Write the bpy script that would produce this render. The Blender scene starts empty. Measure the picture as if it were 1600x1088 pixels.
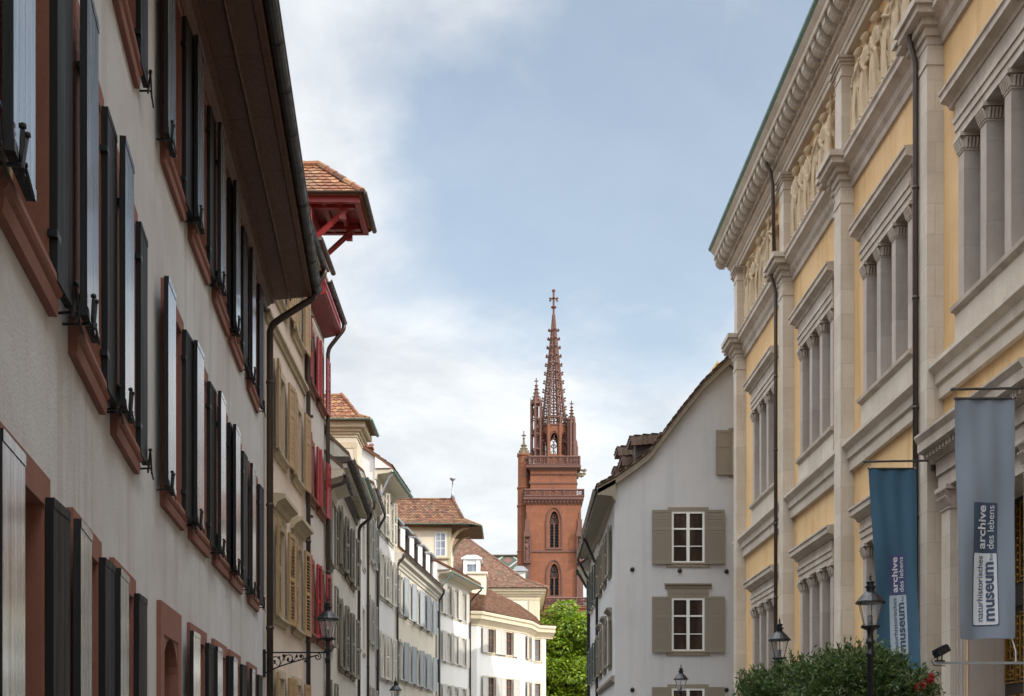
import bpy, math, random
from mathutils import Vector, Matrix
random.seed(7)
scene = bpy.context.scene
COL = scene.collection
R = math.radians

# ------------------------------------------------------------------ camera
cam_d = bpy.data.cameras.new('camera'); cam = bpy.data.objects.new('camera', cam_d); COL.objects.link(cam)
EYE = 1.65; FPX = 1900.0; HOR = 1185.0
cam.location = (0, 0, EYE); cam.rotation_euler = (R(90), 0, 0)
cam_d.sensor_width = 36; cam_d.lens = 36*FPX/1600; cam_d.shift_y = (HOR-544)/1600
cam_d.clip_start = 0.1; cam_d.clip_end = 3000
scene.camera = cam

# ------------------------------------------------------------------ sun, sky, exposure
SUN_EL, SUN_AZ = 29.0, 58.0         # azimuth measured from straight behind the camera towards the right
sun_d = bpy.data.lights.new('sun', 'SUN'); sun = bpy.data.objects.new('sun', sun_d); COL.objects.link(sun)
sdir = Vector((math.sin(R(SUN_AZ))*math.cos(R(SUN_EL)), -math.cos(R(SUN_AZ))*math.cos(R(SUN_EL)), math.sin(R(SUN_EL))))
sun.rotation_euler = (-sdir).to_track_quat('-Z', 'Y').to_euler()
sun.location = sdir*60
sun_d.energy = 2.6; sun_d.angle = R(0.6); sun_d.color = (1.0, 0.95, 0.86)
world = bpy.data.worlds.new('World'); scene.world = world; world.use_nodes = True
WN, WL = world.node_tree.nodes, world.node_tree.links
WN.clear()
def wn(t, **k):
    n = WN.new(t)
    for a, b in k.items(): setattr(n, a, b)
    return n
def wmath(op, a, b=None, c=None):
    n = wn('ShaderNodeMath', operation=op)
    for i, v in enumerate((a, b, c)):
        if v is None: continue
        if isinstance(v, (int, float)): n.inputs[i].default_value = v
        else: WL.new(v, n.inputs[i])
    return n.outputs[0]
sky = wn('ShaderNodeTexSky', sky_type='NISHITA', sun_disc=False)
sky.sun_elevation = R(SUN_EL); sky.sun_rotation = math.atan2(sdir.x, sdir.y)
sky.air_density = 1.0; sky.dust_density = 1.6; sky.ozone_density = 1.0
tc = wn('ShaderNodeTexCoord'); sep = wn('ShaderNodeSeparateXYZ'); WL.new(tc.outputs['Generated'], sep.inputs[0])
dx, dy, dz = sep.outputs
zz = wmath('MAXIMUM', wmath('ADD', dz, 0.24), 0.03)
cx, cy = wmath('DIVIDE', dx, zz), wmath('DIVIDE', dy, zz)
def cloudnoise(sx, sy, ox, oy, scale, detail, rough, dist, rot=0):
    cmb = wn('ShaderNodeCombineXYZ')
    WL.new(wmath('ADD', wmath('MULTIPLY', cx, sx), ox), cmb.inputs[0]); WL.new(wmath('ADD', wmath('MULTIPLY', cy, sy), oy), cmb.inputs[1])
    mp = wn('ShaderNodeMapping'); mp.inputs['Rotation'].default_value = (0, 0, rot); WL.new(cmb.outputs[0], mp.inputs[0])
    n = wn('ShaderNodeTexNoise'); WL.new(mp.outputs[0], n.inputs['Vector'])
    n.inputs['Scale'].default_value = scale; n.inputs['Detail'].default_value = detail
    n.inputs['Roughness'].default_value = rough; n.inputs['Distortion'].default_value = dist
    return n.outputs[0]
def wramp(v, p0, p1, c0=0, c1=1):
    n = wn('ShaderNodeMapRange', interpolation_type='SMOOTHSTEP'); WL.new(v, n.inputs[0])
    n.inputs[1].default_value = p0; n.inputs[2].default_value = p1; n.inputs[3].default_value = c0; n.inputs[4].default_value = c1
    return n.outputs[0]
n1 = cloudnoise(1, 1, 3.1, 0.6, 1.25, 8, 0.56, 0.35)
n2 = cloudnoise(1.0, .42, 7.3, 1.2, 1.5, 6, 0.6, 0.9, -0.6)
n3 = cloudnoise(1, 1, 1.3, 4.7, 2.6, 7, 0.62, 0.2)
mask = wmath('ADD', wmath('MULTIPLY', wramp(n1, .38, .60), .85), wmath('MULTIPLY', wramp(n2, .44, .66), .7))
leftc = wmath('MULTIPLY', wramp(dx, .05, -.25), wramp(dz, .52, .30))       # the bank of cloud to the left
lowc = wramp(dz, .38, .18)                                            # milky towards the horizon
backc = wramp(dy, .15, -.3)
mask = wmath('ADD', mask, wmath('MULTIPLY', leftc, 1.2))
mask = wmath('ADD', mask, wmath('MULTIPLY', lowc, 1.0))
mask = wmath('ADD', mask, wmath('MULTIPLY', backc, .25))
mask = wmath('MULTIPLY', wmath('MINIMUM', wmath('MAXIMUM', mask, .22), 1.0), .93)
cl = wn('ShaderNodeMixRGB'); WL.new(wramp(n3, .3, .7), cl.inputs[0])
cl.inputs[1].default_value = (3.9, 4.1, 4.35, 1); cl.inputs[2].default_value = (5.7, 5.8, 5.85, 1)
CLOUD_MIX = cl
bk = wn('ShaderNodeMixRGB', blend_type='MULTIPLY'); bk.inputs[0].default_value = 1
WL.new(cl.outputs[0], bk.inputs[1])
dt = wmath('ADD', wmath('ADD', wmath('MULTIPLY', dx, sdir.x), wmath('MULTIPLY', dy, sdir.y)), wmath('MULTIPLY', dz, sdir.z))
bb = wmath('MAXIMUM', wramp(dt, .3, .95, 1.0, 4.5), wramp(dz, .56, .85, 1.0, 6.3)); cb = wn('ShaderNodeCombineXYZ')  # unseen sky overhead and round the sun brightened as added fill light
for i in range(3): WL.new(bb, cb.inputs[i])
WL.new(cb.outputs[0], bk.inputs[2])
skm = wn('ShaderNodeMixRGB', blend_type='MULTIPLY'); skm.inputs[0].default_value = 1
WL.new(sky.outputs[0], skm.inputs[1]); skm.inputs[2].default_value = (1.55, 1.38, 1.18, 1)
mx = wn('ShaderNodeMixRGB'); WL.new(mask, mx.inputs[0]); WL.new(skm.outputs[0], mx.inputs[1]); WL.new(bk.outputs[0], mx.inputs[2])
bg = wn('ShaderNodeBackground'); bg.inputs[1].default_value = 0.15; WL.new(mx.outputs[0], bg.inputs[0])
wo = wn('ShaderNodeOutputWorld'); WL.new(bg.outputs[0], wo.inputs[0])
scene.view_settings.view_transform = 'Standard'; scene.view_settings.look = 'None'
scene.view_settings.gamma = 1; scene.view_settings.exposure = 0.33

# ------------------------------------------------------------------ materials
MATS = {}
class NT:
    def __init__(s, name):
        s.m = bpy.data.materials.new(name); s.m.use_nodes = True
        s.n, s.l = s.m.node_tree.nodes, s.m.node_tree.links
        s.b = s.n['Principled BSDF']
        s.pos = s.new('ShaderNodeNewGeometry').outputs['Position']
    def new(s, t, **k):
        n = s.n.new(t)
        for a, b in k.items(): setattr(n, a, b)
        return n
    def set(s, sock, v):
        if hasattr(v, 'is_linked') or isinstance(v, bpy.types.NodeSocket): s.l.new(v, sock)
        else:
            if isinstance(v, (tuple, list)) and len(v) == 3 and sock.type == 'RGBA': v = (*v, 1)
            sock.default_value = v
    def scaled(s, sc, vec=None):
        m = s.new('ShaderNodeMapping'); s.l.new(vec or s.pos, m.inputs[0]); m.inputs['Scale'].default_value = sc
        return m.outputs[0]
    def noise(s, scale, detail=4, rough=.55, dist=0, vec=None):
        n = s.new('ShaderNodeTexNoise'); s.l.new(vec or s.pos, n.inputs['Vector'])
        n.inputs['Scale'].default_value = scale; n.inputs['Detail'].default_value = detail
        n.inputs['Roughness'].default_value = rough; n.inputs['Distortion'].default_value = dist
        return n.outputs[0]
    def ramp(s, v, a, b, c=0., d=1.):
        n = s.new('ShaderNodeMapRange'); s.l.new(v, n.inputs[0])
        for i, x in enumerate((a, b, c, d)): n.inputs[i+1].default_value = x
        return n.outputs[0]
    def mix(s, f, a, b, mode='MIX'):
        n = s.new('ShaderNodeMixRGB', blend_type=mode); s.set(n.inputs[0], f); s.set(n.inputs[1], a); s.set(n.inputs[2], b)
        return n.outputs[0]
    def math(s, op, a, b):
        n = s.new('ShaderNodeMath', operation=op); s.set(n.inputs[0], a); s.set(n.inputs[1], b); return n.outputs[0]
    def bump(s, h, strength=.3, dist=.01, prev=None):
        n = s.new('ShaderNodeBump'); n.inputs['Strength'].default_value = strength; n.inputs['Distance'].default_value = dist
        s.l.new(h, n.inputs['Height'])
        if prev: s.l.new(prev, n.inputs['Normal'])
        s.l.new(n.outputs[0], s.b.inputs['Normal']); return n.outputs[0]
    def wallvec(s):
        sp = s.new('ShaderNodeSeparateXYZ'); s.l.new(s.pos, sp.inputs[0])
        c = s.new('ShaderNodeCombineXYZ'); s.l.new(s.math('ADD', sp.outputs[0], sp.outputs[1]), c.inputs[0]); s.l.new(sp.outputs[2], c.inputs[1])
        return c.outputs[0]
def dk(c, f): return tuple(x*f for x in c)
def plaster(name, col, dirt=.25, grain=1., rough=.9, streak=.35, dirtcol=None):
    t = NT(name); dc = dirtcol or dk(col, .62)
    a = t.ramp(t.noise(.45, 5, .6), .35, .7)
    c = t.mix(t.math('MULTIPLY', a, dirt), col, dc)
    st = t.ramp(t.noise(1.0, 5, .6, 0, t.scaled((3.2, 3.2, .22))), .52, .75)
    c = t.mix(t.math('MULTIPLY', st, streak), c, dk(dc, .85))
    pt = t.ramp(t.noise(.9, 4, .6, 1.5), .60, .615); c = t.mix(t.math('MULTIPLY', pt, .35*dirt), c, dk(col, 1.12))
    f = t.ramp(t.noise(26, 3, .6), .3, .75)
    c = t.mix(t.math('MULTIPLY', f, .14), c, dk(col, .55))
    t.set(t.b.inputs['Base Color'], c); t.b.inputs['Roughness'].default_value = rough
    b1 = t.bump(t.noise(55, 3, .6), .35*grain, .012)
    t.bump(t.noise(2.2, 3, .5), .35*grain, .03, b1)
    MATS[name] = t.m; return t.m
def stone(name, col, vary=.3, courses=None, rough=.85, bump=.5, dirtcol=None, mortar=.25, streak=.3):
    t = NT(name); dc = dirtcol or dk(col, .5)
    a = t.ramp(t.noise(1.6, 6, .65), .35, .72)
    c = t.mix(t.math('MULTIPLY', a, vary), col, dc)
    if courses:
        bw, bh = courses
        br = t.new('ShaderNodeTexBrick'); t.l.new(t.wallvec(), br.inputs['Vector'])
        br.inputs['Scale'].default_value = 1; br.inputs['Brick Width'].default_value = bw; br.inputs['Row Height'].default_value = bh
        br.inputs['Mortar Size'].default_value = .012; br.inputs['Mortar Smooth'].default_value = .3
        br.inputs['Color1'].default_value = (1, 1, 1, 1); br.inputs['Color2'].default_value = (.85, .84, .83, 1)
        br.inputs['Mortar'].default_value = (1-mortar*2, 1-mortar*2, 1-mortar*2, 1)
        c = t.mix(1.0, c, br.outputs[0], 'MULTIPLY')
    st = t.ramp(t.noise(1.0, 5, .65, 0, t.scaled((5, 5, .4))), .54, .78)
    c = t.mix(t.math('MULTIPLY', st, streak), c, dk(dc, .7))
    f = t.ramp(t.noise(38, 4, .7), .35, .7)
    c = t.mix(t.math('MULTIPLY', f, .2), c, dk(col, .55))
    t.set(t.b.inputs['Base Color'], c); t.b.inputs['Roughness'].default_value = rough
    t.bump(t.noise(30, 5, .65), bump, .012)
    MATS[name] = t.m; return t.m
def paint(name, col, rough=.45, wear_or_sheen=.3, wear_sheen_col=None, fine=1.0, coat=0, rnd=.38):
    t = NT(name); wc = wear_sheen_col or dk(col, .5)
    st = t.ramp(t.noise(1.0, 6, .7, 0, t.scaled((24, 24, 1.1))), .42, .72)
    c = t.mix(t.math('MULTIPLY', st, wear_or_sheen), col, wc)
    b = t.ramp(t.noise(.7, 3), .3, .7)
    c = t.mix(t.math('MULTIPLY', b, .25), c, dk(col, .7))
    oi = t.new('ShaderNodeObjectInfo'); rv = t.ramp(oi.outputs['Random'], 0, 1, 0, rnd)
    c = t.mix(rv, c, dk(wc, 1.1))
    t.set(t.b.inputs['Base Color'], c)
    t.set(t.b.inputs['Roughness'], t.ramp(t.noise(1.0, 5, .7, 0, t.scaled((30, 30, .9))), .3, .75, rough*.7, min(1, rough*1.5)))
    t.bump(t.noise(1.0, 5, .6, 0, t.scaled((45, 45, 3))), .25*fine, .006)
    if coat: t.b.inputs['Coat Weight'].default_value = coat; t.b.inputs['Coat Roughness'].default_value = .12
    MATS[name] = t.m; return t.m
def tiles(name, c1, c2, c3, moss=(.10, .09, .05)):
    t = NT(name)
    g = t.n['Geometry'] if 'Geometry' in t.n else None
    for n in t.n:
        if n.bl_idname == 'ShaderNodeNewGeometry': g = n
    r = g.outputs['Random Per Island']
    cr = t.new('ShaderNodeValToRGB'); t.l.new(r, cr.inputs[0])
    e = cr.color_ramp.elements; e[0].position = 0; e[0].color = (*c1, 1); e[1].position = .55; e[1].color = (*c2, 1)
    x = e.new(.85); x.color = (*c3, 1); x = e.new(1.0); x.color = (*dk(c1, .5), 1)
    c = t.mix(t.ramp(t.noise(1.3, 5, .65), .45, .75, 0, .55), cr.outputs[0], moss)
    c = t.mix(t.ramp(t.noise(22, 4), .4, .7, 0, .4), c, dk(c1, .4))
    t.set(t.b.inputs['Base Color'], c); t.b.inputs['Roughness'].default_value = .85
    t.bump(t.noise(40, 4), .4, .01); MATS[name] = t.m; return t.m
def metal(name, col, rough=.4, met=.6, vary=.3):
    t = NT(name); c = t.mix(t.ramp(t.noise(3, 5, .6), .35, .7, 0, vary), col, dk(col, .45))
    t.set(t.b.inputs['Base Color'], c); t.b.inputs['Metallic'].default_value = met
    t.set(t.b.inputs['Roughness'], t.ramp(t.noise(7, 4), .3, .7, rough*.7, rough*1.4))
    MATS[name] = t.m; return t.m
def glass(name, col, rough=.06, spec=.6):
    t = NT(name)
    cur = t.ramp(t.noise(1.0, 2, .5, 0, t.scaled((2.5, 2.5, .6))), .45, .62)
    t.set(t.b.inputs['Base Color'], t.mix(cur, col, dk(col, 2.2)))
    t.b.inputs['Roughness'].default_value = rough; t.b.inputs['Specular IOR Level'].default_value = spec
    t.bump(t.noise(2.5, 2), .05, .02); MATS[name] = t.m; return t.m
def leaf(name, c1, c2, c3):
    t = NT(name)
    for n in t.n:
        if n.bl_idname == 'ShaderNodeNewGeometry': g = n
    cr = t.new('ShaderNodeValToRGB'); t.l.new(g.outputs['Random Per Island'], cr.inputs[0])
    e = cr.color_ramp.elements; e[0].color = (*c1, 1); e[1].color = (*c3, 1); x = e.new(.5); x.color = (*c2, 1)
    t.set(t.b.inputs['Base Color'], cr.outputs[0]); t.b.inputs['Roughness'].default_value = .5
    tr = t.new('ShaderNodeBsdfTranslucent'); t.l.new(cr.outputs[0], tr.inputs[0])
    ms = t.new('ShaderNodeMixShader'); ms.inputs[0].default_value = .38
    out = t.n['Material Output']; t.l.new(t.b.outputs[0], ms.inputs[1]); t.l.new(tr.outputs[0], ms.inputs[2]); t.l.new(ms.outputs[0], out.inputs[0])
    MATS[name] = t.m; return t.m

plaster('plaster_grey', (.61, .62, .63), .6, 1.0, streak=.75, dirtcol=(.42, .38, .35))
plaster('plaster_beige', (.70, .59, .49), .4)
plaster('plaster_pale', (.60, .56, .51), .35)
plaster('plaster_olive', (.60, .57, .50), .4)
plaster('plaster_white', (.68, .665, .63), .22, streak=.2)
plaster('plaster_cream', (.72, .66, .53), .25, streak=.2)
plaster('plaster_gable', (.50, .50, .505), .3, streak=.25)
plaster('plaster_ochre', (.62, .45, .20), .4)
plaster('plaster_yellow', (.70, .49, .255), .55, .7, streak=.6, dirtcol=(.50, .29, .11))
stone('sandstone_red', (.27, .115, .082), .35, bump=.35)
stone('sandstone_beige', (.50, .42, .29), .3)
stone('sandstone_olive', (.22, .19, .14), .25)
stone('sandstone_taupe', (.25, .215, .16), .2)
stone('trim_white', (.62, .58, .50), .25)
stone('trim_cream', (.62, .53, .38), .25)
stone('limestone', (.63, .57, .485), .65, (1.3, .55), mortar=.10, dirtcol=(.46, .38, .30), streak=.3)
stone('limestone_moulded', (.56, .50, .425), .8, None, dirtcol=(.30, .24, .19), streak=.5)
stone('limestone_relief', (.52, .41, .27), .6, None, dirtcol=(.34, .25, .16), streak=.3)
stone('limestone_pier', (.50, .44, .39), .4, (2.5, 1.3), mortar=.1, dirtcol=(.27, .21, .19), streak=.3)
stone('cathedral_stone', (.235, .082, .036), .6, (1.9, .62), mortar=.25, bump=.6, dirtcol=(.11, .045, .03), streak=.7)
stone('cathedral_carved', (.115, .050, .036), .5, None, bump=.6, dirtcol=(.13, .075, .06), streak=.5)
stone('cathedral_mossy', (.16, .12, .07), .5, None, bump=.6)
paint('shutter_black', (.013, .015, .017), .20, .40, (.10, .11, .12), 1.6, coat=1, rnd=.22)
paint('shutter_black_matt', (.012, .013, .015), .55, .25, (.04, .043, .046), 1.6, rnd=.15)
paint('shutter_sky_sheen', (.04, .045, .05), .25, 1.0, (.58, .63, .68), 1.6, coat=.8, rnd=.15)  # sky reflection on glossy black shutters, painted in as pale blue-white streaks
MATS['shutter_black_matt'].node_tree.nodes['Principled BSDF'].inputs['Specular IOR Level'].default_value = .22
paint('shutter_ochre', (.42, .27, .13), .5, .3)
paint('shutter_red', (.36, .022, .030), .4, .2)
paint('shutter_darkred', (.16, .03, .03), .5, .3)
paint('shutter_olive', (.20, .185, .145), .5, .3)
paint('shutter_taupe', (.235, .20, .15), .55, .2, fine=.5)
paint('shutter_grey', (.33, .32, .29), .5, .25)
paint('shutter_blue', (.40, .43, .455), .5, .25)
paint('shutter_cream', (.66, .62, .52), .5, .2)
paint('shutter_green', (.035, .055, .05), .5, .3)
paint('shutter_lightgrey', (.50, .475, .43), .55, .2)
paint('wood_white', (.78, .78, .75), .4, .1)
paint('wood_brown', (.15, .055, .025), .45, .3)
paint('wood_cream', (.60, .52, .34), .45, .2)
paint('wood_soffit', (.12, .045, .023), .5, .5, (.06, .025, .014))
paint('wood_cream_soffit', (.66, .60, .46), .6, .2)
paint('wood_dark', (.06, .045, .035), .6, .4)
paint('timber_red', (.30, .028, .030), .4, .3, (.17, .02, .02))
paint('board_green', (.10, .22, .15), .55, .3)
paint('board_olive', (.40, .42, .28), .55, .3)
paint('door_dark', (.028, .020, .014), .4, .4)
metal('gutter_brown', (.075, .055, .045), .42, .5)
metal('gutter_dark', (.055, .055, .055), .40, .6)
metal('copper_green', (.16, .26, .22), .6, .2)
metal('iron_black', (.018, .019, .022), .38, .4)
metal('zinc', (.34, .36, .38), .4, .6)
metal('gilt', (.50, .30, .08), .35, .9)
metal('steel_rod', (.10, .10, .10), .35, .7)
glass('glass_dark', (.030, .032, .036)); glass('glass_warm', (.030, .020, .016), .08, .2); glass('glass_sky', (.14, .16, .19), .1)
tiles('tiles_orange', (.14, .050, .022), (.23, .085, .035), (.31, .16, .075))
tiles('tiles_brown', (.105, .048, .030), (.165, .072, .042), (.23, .13, .08))
tiles('tiles_red', (.10, .040, .020), (.16, .060, .027), (.22, .115, .055))
tiles('tiles_dark', (.10, .065, .05), (.14, .085, .065), (.17, .12, .09))
tiles('tiles_ochre', (.38, .25, .12), (.48, .32, .15), (.45, .33, .2))
leaf('leaves_tree', (.065, .125, .006), (.15, .235, .010), (.28, .35, .025))
leaf('leaves_bush', (.022, .050, .012), (.060, .105, .024), (.14, .19, .06))
leaf('petals_red', (.40, .02, .02), (.50, .04, .04), (.55, .08, .07))
stone('bark', (.10, .075, .05), .4, bump=1)
stone('cobbles', (.26, .25, .235), .3, (.14, .10), mortar=.3)
stone('flagstone', (.28, .26, .23), .3, (.7, .45), mortar=.2)
plaster('earth', (.16, .13, .09), .4)
def cloth(name, c_top, c_bot):
    t = NT(name)
    f = t.ramp(t.noise(1.2, 4, .6), .3, .7)
    t.set(t.b.inputs['Base Color'], t.mix(f, c_top, c_bot)); t.b.inputs['Roughness'].default_value = .75
    t.bump(t.noise(180, 2), .1, .003); MATS[name] = t.m
cloth('banner_blue', (.030, .088, .145), (.036, .10, .16))
cloth('banner_pale', (.18, .215, .26), (.20, .235, .285))
cloth('print_navy', (.035, .060, .10), (.04, .065, .105)); cloth('print_violet', (.055, .06, .15), (.06, .065, .16))
cloth('print_white', (.55, .58, .62), (.58, .60, .64)); cloth('print_greywhite', (.33, .39, .44), (.36, .42, .47)); cloth('print_text_dark', (.04, .065, .11), (.04, .065, .11))
t = NT('lantern_glass'); t.b.inputs['Base Color'].default_value = (.8, .8, .8, 1); t.b.inputs['Roughness'].default_value = .05
t.b.inputs['Alpha'].default_value = .22; MATS['lantern_glass'] = t.m
# glazed cathedral tiles: lozenges in green, white and orange
t = NT('glazed_tiles'); sp = t.new('ShaderNodeSeparateXYZ'); t.l.new(t.pos, sp.inputs[0])
def tri(v, per):
    a = t.math('FRACT', t.math('DIVIDE', v, per), 0); return t.math('ABSOLUTE', t.math('SUBTRACT', a, .5), 0)
dd = t.math('ADD', tri(t.math('ADD', sp.outputs[0], .6), 3.1), tri(sp.outputs[2], 2.6))
cr = t.new('ShaderNodeValToRGB'); t.l.new(dd, cr.inputs[0]); cr.color_ramp.interpolation = 'CONSTANT'
e = cr.color_ramp.elements; e[0].color = (.42, .16, .05, 1); e[1].position = .12; e[1].color = (.45, .40, .2, 1)
for p, c in ((.2, (.03, .06, .02, 1)), (.45, (.5, .48, .42, 1)), (.55, (.03, .06, .025, 1)), (.8, (.25, .05, .03, 1))):
    x = e.new(p); x.color = c
t.set(t.b.inputs['Base Color'], cr.outputs[0]); t.b.inputs['Roughness'].default_value = .5; MATS['glazed_tiles'] = t.m

# ------------------------------------------------------------------ mesh building
class MB:
    def __init__(s): s.v, s.f = [], []
    def quad(s, *p):
        n = len(s.v); s.v += [tuple(q) for q in p]; s.f.append(tuple(range(n, n+len(p)))); return s
    def box(s, x0, x1, y0, y1, z0, z1, M=None):
        if x0 > x1: x0, x1 = x1, x0
        if y0 > y1: y0, y1 = y1, y0
        if z0 > z1: z0, z1 = z1, z0
        p = [(x, y, z) for z in (z0, z1) for y in (y0, y1) for x in (x0, x1)]
        if M: p = [tuple(M @ Vector(q)) for q in p]
        n = len(s.v); s.v += p
        s.f += [tuple(n+i for i in q) for q in ((0, 2, 3, 1), (4, 5, 7, 6), (0, 1, 5, 4), (2, 6, 7, 3), (0, 4, 6, 2), (1, 3, 7, 5))]
        return s
    def loft(s, rings, cap=True, close=False):
        n = len(s.v); k = len(rings[0])
        for r in rings: s.v += [tuple(q) for q in r]
        m = len(rings)
        for i in range(m-1 if not close else m):
            a, b = n+i*k, n+((i+1) % m)*k
            for j in range(k): s.f.append((a+j, a+(j+1) % k, b+(j+1) % k, b+j))
        if cap and not close:
            s.f.append(tuple(n+j for j in range(k))[::-1]); s.f.append(tuple(n+(m-1)*k+j for j in range(k)))
        return s
    def lathe(s, prof, n=12, c=(0, 0, 0), sq=(1, 1), rot=0):
        rings = [[(c[0]+r*sq[0]*math.cos(rot+2*math.pi*j/n), c[1]+r*sq[1]*math.sin(rot+2*math.pi*j/n), c[2]+z) for j in range(n)] for r, z in prof]
        return s.loft(rings)
    def tube(s, pts, r, n=8, close=False):
        pts = [Vector(p) for p in pts]; rings = []; m = len(pts); up = Vector((0, 0, 1)); prev = None
        for i, p in enumerate(pts):
            if close: d = pts[(i+1) % m]-pts[i-1]
            else: d = pts[min(i+1, m-1)]-pts[max(i-1, 0)]
            if d.length < 1e-9: d = Vector((0, 0, 1))
            d.normalize()
            if prev is None: a = d.cross(up) if abs(d.z) < .95 else d.cross(Vector((1, 0, 0)))
            else: a = prev-d*prev.dot(d)
            if a.length < 1e-6: a = d.cross(Vector((0, 1, 0)))
            a.normalize(); prev = a; b = d.cross(a)
            rr = r[i] if isinstance(r, (list, tuple)) else r
            rings.append([p+a*rr*math.cos(2*math.pi*j/n)+b*rr*math.sin(2*math.pi*j/n) for j in range(n)])
        return s.loft(rings, True, close)
    def prism(s, poly, y0, y1):                     # poly of (x, z), extruded along y
        return s.loft([[(x, y0, z) for x, z in poly], [(x, y1, z) for x, z in poly]])
    def profx(s, prof, x0, x1):                     # profile of (out, z); out is towards the street (-y)
        return s.loft([[(x0, -o, z) for o, z in prof], [(x1, -o, z) for o, z in prof]])
    def sweep(s, prof, path):                       # path: list of (P, n, k) from Facade.path; profile of (out, z)
        return s.loft([[(P[0]+n[0]*o*k, P[1]+n[1]*o*k, z) for o, z in prof] for P, n, k in path])
    def add(s, o, M=None):
        n = len(s.v); s.v += [tuple(M @ Vector(q)) for q in o.v] if M else o.v
        s.f += [tuple(n+i for i in q) for q in o.f]; return s
    def mesh(s, name, mat, smooth=False):
        me = bpy.data.meshes.new(name); me.from_pydata(s.v, [], s.f); me.validate()
        me.materials.append(MATS[mat] if isinstance(mat, str) else mat)
        import bmesh
        bm = bmesh.new(); bm.from_mesh(me); bmesh.ops.recalc_face_normals(bm, faces=bm.faces); bm.to_mesh(me); bm.free()
        if smooth:
            for p in me.polygons: p.use_smooth = True
        return me
def link(name, me, parent=None, M=None):
    o = bpy.data.objects.new(name, me); COL.objects.link(o)
    if parent is not None: o.parent = parent
    if M is not None: o.matrix_local = M
    return o
def thing(name, label, cat, loc=(0, 0, 0), group=None):
    o = bpy.data.objects.new(name, None); COL.objects.link(o); o.location = loc
    o['label'] = label; o['category'] = cat
    if group: o['group'] = group
    o.empty_display_size = .3
    return o
def part(name, mb, mat, parent, smooth=False, world=True, label=None):
    me = mb.mesh(name, mat, smooth)
    M = Matrix.Translation(-Vector(parent.location)) if (world and parent is not None) else None
    if M is not None:
        me.transform(M)
    o = link(name, me, parent)
    if label: o['label'] = label
    return o
def subworld(name, mb, mat, par, root, smooth=False):
    me = mb.mesh(name, mat, smooth); me.transform(Matrix.Translation(-Vector(root.location)))
    return link(name, me, par)
def struct(name, mb, mat):
    o = link(name, mb.mesh(name, mat)); o['kind'] = 'structure'; return o
def P(px, py, Y): return Vector(((px-800)/FPX*Y, Y, EYE+(HOR-py)/FPX*Y))

class Facade:                                       # plan line of a front, ordered left to right as seen from the street
    def __init__(s, pts):
        s.p = [Vector(q) for q in pts]; s.L = [0]
        for a, b in zip(s.p, s.p[1:]): s.L.append(s.L[-1]+(b-a).length)
        s.len = s.L[-1]
    def seg(s, t):
        for i in range(len(s.p)-1):
            if t <= s.L[i+1] or i == len(s.p)-2: return i
    def at(s, t):
        i = s.seg(t); d = (s.p[i+1]-s.p[i]).normalized(); return s.p[i]+d*(t-s.L[i]), d
    def px(s, x):                                   # arc length where the sight line of pixel column x meets the front
        k = (x-800)/FPX; best = None
        for i in range(len(s.p)-1):
            a, b = s.p[i], s.p[i+1]; fa, fb = a.x-k*a.y, b.x-k*b.y
            if fa*fb <= 0: return s.L[i]+(b-a).length*fa/(fa-fb)
        ea, eb = abs(s.p[0].x-k*s.p[0].y), abs(s.p[-1].x-k*s.p[-1].y)
        return 0 if ea < eb else s.len
    def yy(s, Y):
        for i in range(len(s.p)-1):
            a, b = s.p[i], s.p[i+1]
            if (a.y-Y)*(b.y-Y) <= 0 and a.y != b.y: return s.L[i]+(b-a).length*(Y-a.y)/(b.y-a.y)
        return 0
    def frame(s, t, z, w=1.0):
        a, _ = s.at(max(0, t-w/2)); b, _ = s.at(min(s.len, t+w/2)); d = (b-a).normalized(); c, _ = s.at(t)
        c = (a+b)/2 if t-w/2 > 0 and t+w/2 < s.len else c
        return Matrix(((d.x, -d.y, 0, c.x), (d.y, d.x, 0, c.y), (0, 0, 1, z), (0, 0, 0, 1)))
    def path(s, t0=None, t1=None, e0=0, e1=0):
        t0 = 0 if t0 is None else t0; t1 = s.len if t1 is None else t1
        ts = [t0]+[l for l in s.L[1:-1] if t0+.02 < l < t1-.02]+[t1]; out = []
        for i, t in enumerate(ts):
            p, d = s.at(t); d0 = s.at(max(t-.02, 0))[1]; d1 = s.at(min(t+.02, s.len))[1]
            n0, n1 = Vector((d0.y, -d0.x)), Vector((d1.y, -d1.x)); n = (n0+n1).normalized()
            if i == 0: p = p-d1*e0
            if i == len(ts)-1: p = p+d0*e1
            out.append((p, n, 1/max(.3, n.dot(n0))))
        return out

def ring(prof_out, prof_in=None): return prof_out

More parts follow.
